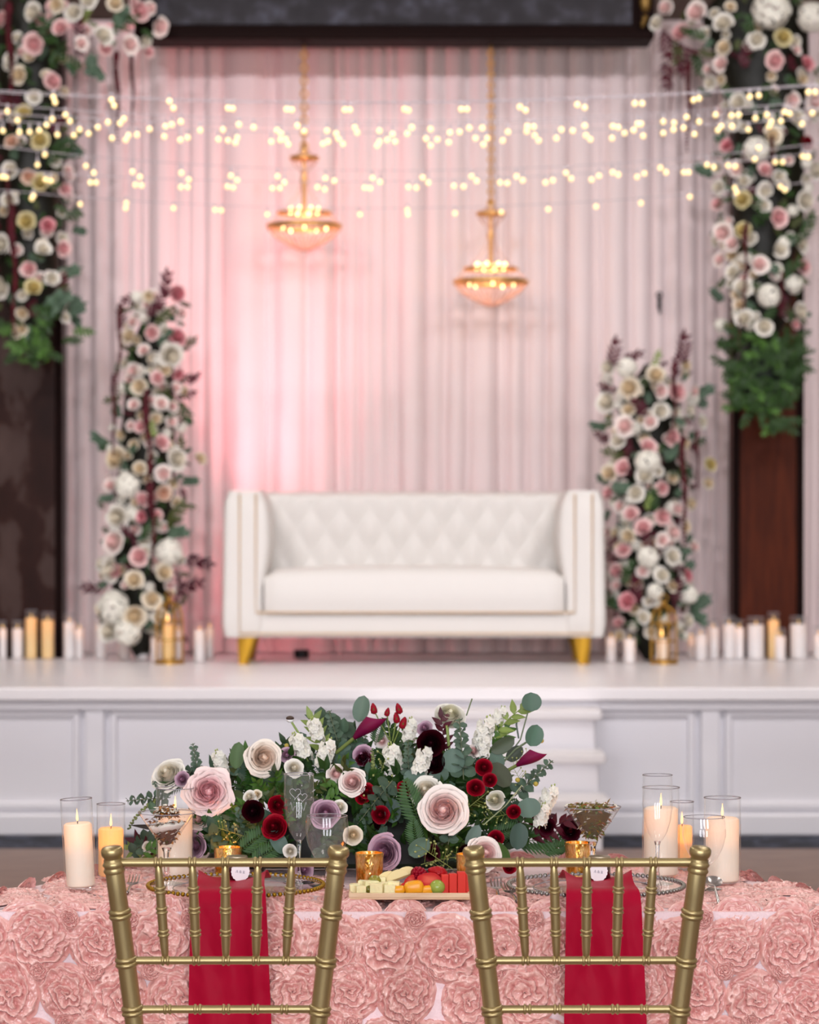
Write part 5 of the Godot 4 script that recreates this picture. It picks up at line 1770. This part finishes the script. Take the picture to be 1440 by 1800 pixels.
	for row in [[401, 1489, 5.78, "gold mercury glass votive behind the chair rail, before the fern"], [649.5, 1499, 5.62, "gold mercury glass votive with a visible flame beside the cheese"], [827, 1501, 5.62, "gold mercury glass votive half hidden by the chair post beside the watermelon"], [1018, 1481, 5.79, "gold mercury glass votive under the cocktail glass with salad"]]:
		var where := on_table(row[0], row[2])
		var o := thing("votive", row[3], "candle holder", "gold votives", where)
		var h := height_at(row[1], row[2])
		var r := size_of(25.5, row[2])
		var s := Shape.new()
		s.lathe([Vector2(0.0005, 0.001), Vector2(r * 0.84, 0.001), Vector2(r * 0.9, 0.005), Vector2(r * 0.93, h * 0.5), Vector2(r, h), Vector2(r - 0.0015, h + 0.0008), Vector2(r - 0.003, h), Vector2(r * 0.93 - 0.003, h * 0.5), Vector2(r * 0.9 - 0.003, 0.006), Vector2(0.0005, 0.006)], 36)
		part(o, "cup", s, mercury)
		var c := thing("tealight", "tealight inside the " + String(row[3]).replace(" with a visible flame", ""), "candle", "tealights in the votives", where + Vector3(0, 0.0065, 0))
		s = Shape.new()
		s.lathe([Vector2(0.0005, 0), Vector2(0.018, 0), Vector2(0.018, 0), Vector2(0.018, 0.014), Vector2(0.018, 0.014), Vector2(0.0005, 0.013)], 20)
		part(c, "wax", s, mat("tealight_wax", Color("ece2d0"), 0.5))
		s = Shape.new()
		s.lathe([Vector2(0.0003, 0.014), Vector2(0.0022, 0.018), Vector2(0.0024, 0.022), Vector2(0.001, 0.028), Vector2(0.0003, 0.031)], 10)
		part(c, "flame", s, mats["flame"])
		omni(c, Vector3(0, 0.022, 0), Color(1.0, 0.7, 0.35), 0.006, 0.004)
	# place settings
	for row in [[415, 5.52, 403, 417, "amber beaded", "under the red napkin", "A & R"], [1048, 5.52, 1060, 1054, "silver beaded", "under the red napkin", "A & R"]]:
		setting(row)
	# cutlery
	var steel := mat("steel", Color("b4b0ae"), 0.22, 0.95)
	for row in [[233, 5.62, "steel fork at the outer edge of the amber beaded plate", 0.0], [873, 5.56, "steel fork with four tines between the fruit board and the silver beaded plate", 0.0], [891, 5.5, "smaller steel fork lying nearest the silver beaded plate, beside the other fork", 0.1]]:
		var s := Shape.new()
		for k in 4:
			var x := -0.0096 + k * 0.0064
			s.tube([Vector3(x * 0.9, 0.006, 0.045), Vector3(x, 0.008, 0.02), Vector3(x, 0.013, 0.0)], [0.0016, 0.0016, 0.0009], 6)
		s.grid(6, 3, func(u, v): return Vector3((u - 0.5) * lerpf(0.006, 0.023, sin(minf(v, 0.5) * PI)) * 1.0, 0.006 + 0.002 * absf(u - 0.5), 0.075 - v * 0.032))
		s.tube([Vector3(0, 0.006, 0.073), Vector3(0, 0.009, 0.11), Vector3(0, 0.008, 0.16)], [0.0022, 0.003, 0.0042], 8)
		var p := on_table(row[0], row[1]) + Vector3(0, 0.004, -0.05)
		single("fork", s, steel, row[2], "fork", "forks", Transform3D(Basis(Vector3.UP, row[3]) * Basis(Vector3.RIGHT, 0.06), p))
	var s := Shape.new()
	s.grid(16, 10, func(u, v):
		var a: float = u * TAU
		return Vector3(0.0175 * v * cos(a), 0.006 - 0.007 * (1.0 - v * v) + 0.002, 0.025 * v * sin(a)))
	s.tube([Vector3(0, 0.008, 0.024), Vector3(0, 0.009, 0.07), Vector3(0, 0.008, 0.12)], [0.002, 0.0028, 0.004], 8)
	single("spoon", s, steel, "round steel spoon on the tablecloth before the cream candle", "spoon", "", Transform3D(Basis(Vector3.RIGHT, 0.3), on_table(1256, 5.5) + Vector3(0, 0.016, -0.02)))


func stem(o: Node3D, foot: float, h: float, r: float) -> void:
	var s := Shape.new()
	s.lathe([Vector2(0.0005, 0.0006), Vector2(foot, 0.0006), Vector2(foot, 0.0016), Vector2(foot * 0.5, 0.004), Vector2(r * 1.3, 0.009), Vector2(r * 0.85, 0.025), Vector2(r * 0.8, h * 0.6), Vector2(r, h - 0.008), Vector2(r * 1.5, h + 0.001), Vector2(0.0005, h + 0.002)], 24)
	part(o, "stem", s, mat("solid_glass", Color(1, 1, 1, 0.0), 0.02, 0.0, {"refraction_enabled": true, "refraction_scale": 0.045}))


# chopped leaves, crumble and cream that fill a cocktail glass
func salad(where: Vector3, h: float, which: int) -> void:
	rng.seed = 77 + which
	var said: String = ["brown crumble with cream and dried petals heaped in the cocktail glass before the ivory candle", "olive and brown chopped salad with white crumbs in the cocktail glass beside the dahlia"][which]
	var o := thing("salad", said, "food", "fillings of the cocktail glasses", where + Vector3(0, h, 0))
	var s := Shape.new()
	var full := 0.8 if which == 1 else 0.55
	s.tint = lin("553f12") if which == 1 else lin("5a3418")
	s.lathe([Vector2(0.0005, -0.064), Vector2(0.009, -0.061), Vector2(0.009 + 0.034 * full, -0.061 + 0.058 * full), Vector2(0.026 * full, -0.061 + 0.066 * full), Vector2(0.0005, -0.061 + 0.07 * full)], 24)
	part(o, "mince", s, greens())
	s = Shape.new()
	var tones := ["6b5a1e", "7d5a22", "4b4a1c", "8c4a1f", "5c6b2a", "d9d2c4", "8b7a3a"] if which == 1 else ["7a3f14", "9a5f20", "5a3012", "463a1a", "e0dace", "b0772c", "d8cfc0"]
	for k in 560:
		var y := -0.058 * sqrt(rng.randf()) * (1.0 if which == 1 else 1.0) if rng.randf() < 0.6 else rng.randf_range(-0.006, 0.006)
		if which == 0 and rng.randf() < 0.35:
			y = rng.randf_range(-0.008, 0.013)
		var reach := minf(0.047, 0.011 + maxf(0.0, y + 0.062) * 0.62)
		var a := rng.randf() * TAU
		if which == 0 and y > -0.01:
			a = rng.randf_range(-0.2, PI + 0.6)
			reach *= 0.5 - 18.0 * maxf(0.0, y)
		var r := reach * sqrt(rng.randf()) if y > -0.01 else reach * rng.randf_range(0.74, 0.9)
		var p := Vector3(r * cos(a), y, r * sin(a))
		leaf(s, p, Vector3(rng.randf_range(-1, 1), rng.randf_range(-0.3, 0.5), rng.randf_range(-1, 1)), Vector3(rng.randf_range(-1, 1), 1, rng.randf_range(0, 1)), rng.randf_range(0.006, 0.011) * (1.0 + 0.3 * which), rng.randf_range(0.004, 0.008), lin(tones[rng.randi() % tones.size()]), float(k % 2), 0.5, 2)
	var bits := part(o, "chopped_leaves", s, greens())
	bits.set_meta("kind", "stuff")
	if which == 0:
		s = Shape.new()
		s.tint = lin("e2dcd2")
		s.grid(24, 8, func(u, v):
			var a: float = u * TAU
			var y := lerpf(-0.036, -0.021, v)
			var wob := 0.003 * noise.get_noise_2d(cos(a) * 2.0, sin(a) * 2.0)
			var r := (0.0115 + (y + 0.062) * 0.66) * (0.985 - 0.25 * pow(2.0 * v - 1.0, 4.0))
			return Vector3(r * cos(a), y + wob * 2.0 + 0.004 * cos(a), r * sin(a)))
		part(o, "cream_dollops", s, greens())


func setting(row: Array) -> void:
	var amber: bool = String(row[4]).begins_with("amber")
	var d: float = row[1]
	var where := on_table(row[0], d)
	var o := thing("charger_plate", "clear glass charger plate with %s rim %s" % [row[4], row[5]], "plate", "beaded charger plates", where + Vector3(0, 0.005, 0))
	var s := Shape.new()
	s.lathe([Vector2(0.0005, 0.001), Vector2(0.1, 0.001), Vector2(0.112, 0.004), Vector2(0.125, 0.008), Vector2(0.166, 0.011)], 64)
	part(o, "plate", s, glass())
	s = Shape.new()
	s.ring(Vector3(0, 0.011, 0), 0.165, 0.002, 80, 6)
	s.ring(Vector3(0, 0.006, 0), 0.12, 0.0012, 64, 5)
	part(o, "rim", s, mats["glass_rim"])
	s = Shape.new()
	var bead := Shape.new()
	bead.ball(Vector3.ZERO, Vector3.ONE * 0.0045, 8, 12)
	var ball := bead.mesh()
	var m := mat("amber_bead", Color("957018"), 0.18, 0.75) if amber else mat("silver_bead", Color("8f8b86"), 0.16, 0.9)
	for k in 88:
		var a := TAU * k / 88.0
		part(o, "bead", ball, m, Transform3D(Basis.IDENTITY, Vector3(0.1665 * cos(a), 0.0115, 0.1665 * sin(a))))
	# the napkin lies on the plate, folds over its rim and hangs down the cloth
	var nx: float = at(row[2], 900, 5.35).x
	var half := 0.0745
	var base := Vector3(nx, TOP, -5.33)
	var n := single("napkin", null, mat("red_satin", Color("a2052c"), 0.5, 0.0, {"metallic_specular": 0.22}), "red napkin folded over the %s plate and hanging down the cloth" % row[4], "napkin", "red napkins", Transform3D(Basis.IDENTITY, base))
	s = Shape.new()
	var seed_: float = row[0]
	var fold := func(u: float, v: float, lift: float) -> Vector3:
		var q := u * 2.0 - 1.0
		var p := v
		var y := 0.0
		var z := 0.0
		if p < 0.3:
			var t := p / 0.3
			z = lerpf(-0.24, -0.03, t)
			y = 0.0165 + 0.006 * smoothstep(0.6, 1.0, t)
			# the rear corners stand up where the jar spreads the cloth
			y += (0.026 * pow(absf(q), 1.6) * exp(-pow((t - 0.45) / 0.3, 2.0)) + 0.004)
		elif p < 0.42:
			var a := (p - 0.3) / 0.12 * PI / 2.0
			z = -0.03 + 0.032 * sin(a)
			y = 0.0265 - 0.032 * (1.0 - cos(a))
		else:
			var t := (p - 0.42) / 0.58
			z = 0.002 + 0.012 * sin(t * 2.0)
			y = -0.0055 - t * 0.27
		var wide := half * (0.93 + 0.1 * smoothstep(0.3, 1.0, p)) * (1.0 - 0.1 * exp(-pow((p - 0.2) / 0.12, 2.0)))
		var wave := (0.006 * sin(q * 3.4 + seed_ + p * 2.2) - 0.007 * smoothstep(0.42, 0.62, q) + 0.003 * sin(q * 7.0 - p * 9.0)) * smoothstep(0.32, 0.6, p) + 0.003 * noise.get_noise_2d(q * 2.0 + seed_, p * 6.0)
		return Vector3(q * wide + 0.006 * (p - 0.4) + lift * 0.004, y + (lift if p < 0.36 else 0.0), z + wave + (lift if p >= 0.36 else 0.0))
	for lift in [0.0, 0.0035]:
		s.grid(28, 60, func(u, v): return fold.call(u, v, lift))
	for side in [0.0, 1.0]:
		s.grid(1, 60, func(u, v): return fold.call(side, v, u * 0.0035))
	n.mesh = s.mesh()
	# a jar of jam with a tag stands on it
	var jx: float = at(row[3], 900, 5.55).x
	var j := thing("jam_jar", "small jam jar with metal lid on the napkin of the %s plate" % row[4], "jar", "jam jars", Vector3(jx, TOP + 0.021, -5.545))
	s = Shape.new()
	s.lathe([Vector2(0.0005, 0.001), Vector2(0.018, 0.001), Vector2(0.021, 0.004), Vector2(0.021, 0.03), Vector2(0.017, 0.036), Vector2(0.017, 0.038)], 28)
	part(j, "jam", s, mat("jam", Color("3a0a14"), 0.12, 0.0, {"clearcoat_enabled": true, "clearcoat": 1.0, "clearcoat_roughness": 0.05}))
	s = Shape.new()
	s.lathe([Vector2(0.0175, 0.036), Vector2(0.0205, 0.036), Vector2(0.0205, 0.036), Vector2(0.0205, 0.046), Vector2(0.0195, 0.0475), Vector2(0.0195, 0.0475), Vector2(0.0005, 0.0475)], 32)
	for k in 2:
		s.ring(Vector3(0, 0.038 + k * 0.004, 0), 0.0203, 0.0008, 28, 5)
	part(j, "lid", s, mat("jar_lid", Color("b7ab95"), 0.3, 0.85))
	# the tag
	var t := thing("gift_tag", "white scalloped paper tag reading A & R on the jar of the %s plate" % row[4], "tag", "paper tags", Vector3(jx + (0.008 if amber else -0.004), TOP + 0.042, -5.519))
	s = Shape.new()
	var rim := func(a: float) -> float: return 0.0168 + 0.0011 * absf(sin(a * 9.0))
	for z in [0.0, 0.0008]:
		s.grid(72, 1, func(u, v): return Vector3(rim.call(u * TAU) * cos(u * TAU) * (1.0 - v), rim.call(u * TAU) * sin(u * TAU) * 1.1 * (1.0 - v), z))
	s.grid(72, 1, func(u, v): return Vector3(rim.call(u * TAU) * cos(u * TAU), rim.call(u * TAU) * sin(u * TAU) * 1.1, v * 0.0008))
	part(t, "paper", s, mat("tag_paper", Color("efedf0"), 0.8))
	t.rotation = Vector3(-0.12, 0.1, -0.15)
	var tm := TextMesh.new()
	tm.text = row[6]
	var font := SystemFont.new()
	font.font_names = PackedStringArray(["Droid Serif"])
	tm.font = font
	tm.font_size = 16
	tm.pixel_size = 0.00042
	tm.depth = 0.0003
	part(t, "lettering", tm, mat("ink", Color("77748a"), 0.7), Transform3D(Basis.IDENTITY, Vector3(0, -0.001, 0.0011)))
	s = Shape.new()
	s.tube([Vector3(0.0, 0.014, 0.0012), Vector3(-0.002, 0.019, 0.0), Vector3(-0.006, 0.022, -0.004)], 0.0007, 5)
	part(t, "ribbon", s, mat("red_satin"))


# ---------------------------------------------------------------- fruit and cheese board

func fruit_board() -> void:
	var s := Shape.new()
	var d := 5.385
	var x0 := at(613, 900, d).x
	var x1 := at(828, 900, d).x
	var mid := (x0 + x1) / 2
	s.box(Vector3(0, 0.004, 0), Vector3(x1 - x0, 0.008, 0.15), 0.003)
	for w in [-1.0, 1.0]:
		s.box(Vector3(0, 0.0085, w * 0.073), Vector3(x1 - x0, 0.009, 0.006), 0.002)
		s.box(Vector3(w * ((x1 - x0) / 2 - 0.003), 0.0085, 0), Vector3(0.006, 0.009, 0.15), 0.002)
	var base := Vector3(mid, TOP + 0.006, -d - 0.07)
	single("serving_board", s, mat("pale_wood", Color.WHITE, 0.55, 0.0, {"uv1_triplanar": true, "uv1_scale": Vector3(2, 20, 12), "albedo_texture": noise_map(0.02, [0.0, 1.0], [Color("cfa883"), Color("e6caa9")], 256)}), "pale wooden tray of fruit and cheese between the two chairs", "tray", "", Transform3D(Basis.IDENTITY, base))
	var floor_ := TOP + 0.0145
	# x and y in the photograph, distance behind the front rim
	var spot := func(x: float, y: float, back: float) -> Vector3:
		var dist := d + back
		var p := at(x, y, dist)
		return Vector3(p.x, maxf(p.y, floor_), -dist)
	var cheese := mat("cheese", Color("efe2b0"), 0.5, 0.0, {"subsurf_scatter_enabled": true, "subsurf_scatter_strength": 0.2, "normal_enabled": true, "normal_scale": 0.4, "normal_texture": bump_map(0.05, 4.0, 256), "uv1_triplanar": true, "uv1_scale": Vector3(10, 10, 10)})
	var k := 0
	for row in [[624, 1570, 0.03, 16, "lowest cube at the end of the heap beside the votive"], [634, 1574, 0.012, 15, "front cube nearest the tray end"], [652, 1560, 0.028, 22, "largest upright cube of the heap"], [664, 1575, 0.012, 20, "front cube below the largest one"], [680, 1560, 0.03, 19, "cube between the largest one and the cut strawberry"], [692, 1558, 0.024, 18, "cube touching the cut strawberry half"], [685, 1575, 0.012, 17, "front cube beside the mango"], [640, 1556, 0.045, 17, "rear cube half hidden by the largest one"], [668, 1550, 0.05, 17, "rear cube at the top of the heap under the apple slices"]]:
		s = Shape.new()
		rng.seed = 10 + k
		var r := size_of(row[3], d)
		s.box(Vector3.ZERO, Vector3(r * 1.15, r, r), 0.0012)
		var p: Vector3 = spot.call(row[0], row[1], row[2])
		p.y = floor_ + r / 2 if row[1] > 1569 else maxf(floor_ + r / 2, p.y)
		single("cheese_cube", s, cheese, "pale yellow cheese cube, " + String(row[4]), "cheese", "cheese cubes", Transform3D(Basis(Vector3.UP, rng.randf_range(-0.35, 0.35)) * Basis(Vector3.BACK, rng.randf_range(-0.06, 0.06)), p))
		k += 1
	# slices of pale fruit leaning at the back
	for row in [[700, 1545, 0.055, "longest pale apple slice leaning at the back of the tray"], [714, 1540, 0.065, "rearmost pale apple slice under the raspberry"], [682, 1548, 0.06, "short pale apple slice with a brown skin edge above the cheese"]]:
		s = Shape.new()
		s.grid(12, 6, func(u, v):
			var a: float = u * PI
			var w: float = (v - 0.5) * 2.0
			return Vector3(0.022 * cos(a), 0.017 * sin(a) * (1.0 - 0.15 * w * w), 0.005 * w + 0.004 * sin(a)))
		s.grid(12, 1, func(u, v): return Vector3(0.022 * cos(u * PI) * v, 0.017 * sin(u * PI) * v * 0.85, 0.005 + 0.004 * sin(u * PI) * v))
		s.grid(12, 1, func(u, v): return Vector3(0.022 * cos(u * PI) * (1.0 - v), 0.017 * sin(u * PI) * (1.0 - v) * 0.85, -0.005 + 0.004 * sin(u * PI) * (1.0 - v)))
		s.box(Vector3(0, 0.0, 0), Vector3(0.044, 0.001, 0.009), 0.0004)
		single("apple_slice", s, mat("apple_flesh", Color("e2cf94"), 0.5), row[3], "apple slice", "apple slices", Transform3D(Basis(Vector3.BACK, 0.35) * Basis(Vector3.RIGHT, -0.5), spot.call(row[0], row[1], row[2])))
	# berries
	for row in [[735, 1536, 0.045, 14.5, "raspberry on top of the heap beside the whole strawberry"], [734, 1557, 0.03, 13.5, "dark raspberry between the strawberry halves"]]:
		s = Shape.new()
		var r := size_of(row[3], d)
		for j in 7:
			var t := j / 6.0
			var n := int(lerpf(12, 5, t))
			var rr := r * 0.85 * cos(t * 1.25)
			for i in n:
				var a := TAU * (i + 0.5 * (j % 2)) / n
				s.ball(Vector3(rr * cos(a), r * (t * 1.3 - 0.5), rr * sin(a)), Vector3.ONE * r * 0.27, 5, 7)
		s.ball(Vector3.ZERO, Vector3(r * 0.8, r * 0.9, r * 0.8))
		single("raspberry", s, mat("raspberry_skin", Color("8e0420"), 0.4, 0.0, {"metallic_specular": 0.3}), row[4], "raspberry", "raspberries", Transform3D(Basis(Vector3.RIGHT, 0.9) * Basis(Vector3.BACK, 0.3), spot.call(row[0], row[1], row[2])))
	var red := mat("strawberry_skin", Color("a50a14"), 0.35, 0.0, {"clearcoat_enabled": true, "clearcoat": 0.15, "metallic_specular": 0.3, "normal_enabled": true, "normal_scale": 0.7, "normal_texture": bump_map(0.09, 6.0, 256, FastNoiseLite.TYPE_CELLULAR, 1), "uv1_triplanar": true, "uv1_scale": Vector3(9, 9, 9)})
	var flesh := mat("strawberry_flesh", Color.WHITE, 0.35, 0.0, {"vertex_color_use_as_albedo": true, "metallic_specular": 0.35})
	for row in [[770, 1533, 0.045, 19, 0, 75.0, "whole strawberry behind the cut half at the top of the heap"], [756, 1547, 0.022, 24, 1, 80.0, "long strawberry half with its red cut side facing out"], [714, 1560, 0.022, 17, 1, -50.0, "cut strawberry half with a pale heart beside the cheese"], [720, 1550, 0.035, 15, 1, -30.0, "upper strawberry half leaning behind the pale hearted one"]]:
		var o := thing("strawberry", row[6], "strawberry", "strawberries", spot.call(row[0], row[1], row[2]))
		var r := size_of(row[3], d)
		var turn := Basis(Vector3.BACK, deg_to_rad(row[5]))
		s = Shape.new()
		var outline := func(t: float) -> float: return r * 0.62 * pow(sin(PI * clampf(t, 0.0, 1.0) * 0.93 + 0.05), 0.7) * (1.15 - 0.45 * t)
		var whole: bool = row[4] == 0
		s.grid(20, 12, func(u, v):
			var a: float = u * (TAU if whole else PI) + (0.0 if whole else PI)
			var rr: float = outline.call(v)
			return Vector3(rr * cos(a), (v - 0.5) * r * 1.9, rr * sin(a)))
		part(o, "skin", s, red, Transform3D(turn, Vector3.ZERO))
		if not whole:
			s = Shape.new()
			s.grid(12, 14, func(u, v):
				var rr: float = outline.call(v)
				return Vector3(rr * (u * 2.0 - 1.0), (v - 0.5) * r * 1.9, 0.0008),
				func(u, v):
					var q := maxf(absf(u * 2.0 - 1.0), absf(v * 2.0 - 1.0))
					return lin("d85a46").lerp(lin("bb1412"), smoothstep(0.15, 0.8, q)))
			part(o, "cut_face", s, flesh, Transform3D(turn, Vector3.ZERO))
	# watermelon sticks
	for row in [[782, 1560, 0.02, 13, 34, "end stick nearest the grapes"], [796, 1559, 0.018, 14, 36, "second stick from the grapes"], [811, 1557, 0.02, 15, 39, "tallest stick"], [823, 1558, 0.026, 12, 36, "stick half hidden by the chair post"]]:
		s = Shape.new()
		var w := size_of(row[3], d)
		var h := size_of(row[4], d)
		s.box(Vector3(0, h / 2, 0), Vector3(w, h, w * 1.2), 0.0016)
		var p: Vector3 = spot.call(row[0], row[1], row[2])
		p.y = floor_
		single("watermelon_stick", s, mat("watermelon", Color("d5392f"), 0.4, 0.0, {"metallic_specular": 0.3, "subsurf_scatter_enabled": true, "subsurf_scatter_strength": 0.2, "normal_enabled": true, "normal_scale": 0.1, "normal_texture": bump_map(0.06, 4.0, 256), "uv1_triplanar": true, "uv1_scale": Vector3(8, 8, 8)}), "upright red watermelon stick, " + String(row[5]), "watermelon", "watermelon sticks", Transform3D(Basis(Vector3.UP, 0.1), p))
	# mango and grapes
	for row in [[701, 1575, 0.012, 11, "small mango piece beside the front cheese cube"], [728, 1572, 0.014, 17, "largest mango piece at the front of the tray"], [751, 1575, 0.014, 11, "mango piece beside the green grape"]]:
		s = Shape.new()
		rng.seed = int(row[0])
		var r := size_of(row[3], d)
		var salt := rng.randf() * 40.0
		s.grid(16, 8, func(u, v):
			var a: float = u * TAU
			var t: float = v * PI
			var q := Vector3(sin(t) * cos(a), -cos(t), sin(t) * sin(a))
			q = Vector3(signf(q.x) * pow(absf(q.x), 0.6), signf(q.y) * pow(absf(q.y), 0.7), signf(q.z) * pow(absf(q.z), 0.6))
			return q * r * Vector3(1.05, 0.72, 0.8) * (1.0 + 0.12 * noise.get_noise_3d(q.x + salt, q.y, q.z)))
		var p: Vector3 = spot.call(row[0], row[1], row[2])
		p.y = floor_ + r * 0.68
		single("mango_piece", s, mat("mango", Color("efa31c"), 0.32, 0.0, {"subsurf_scatter_enabled": true, "subsurf_scatter_strength": 0.25}), row[4], "mango", "mango pieces", Transform3D(Basis(Vector3.BACK, 0.15), p))
	for row in [[769, 1575, 0.014, 14, "green grape at the front of the tray", "96a84a"], [767, 1564, 0.03, 11, "green grape behind the front one", "8a9640"], [749, 1564, 0.03, 8, "dark blueberry between the raspberry and the grapes", "1d1a2b"], [659, 1549, 0.045, 12, "olive green grape on top of the cheese by the votive", "8a8430"], [648, 1575, 0.02, 9, "small olive green grape between the front cheese cubes", "6f6a22"]]:
		s = Shape.new()
		var r := size_of(row[3], d)
		s.ball(Vector3.ZERO, Vector3(r, r * 0.92, r), 12, 18)
		var p: Vector3 = spot.call(row[0], row[1], row[2])
		p.y = maxf(p.y, floor_ + r * 0.9)
		var blue: bool = row[3] == 8
		single("blueberry" if blue else "grape", s, mat("fruit" + String(row[5]), Color(row[5]), 0.22, 0.0, {"subsurf_scatter_enabled": not blue, "subsurf_scatter_strength": 0.3}), row[4], "blueberry" if blue else "grape", "" if blue else "grapes", Transform3D(Basis.IDENTITY, p))
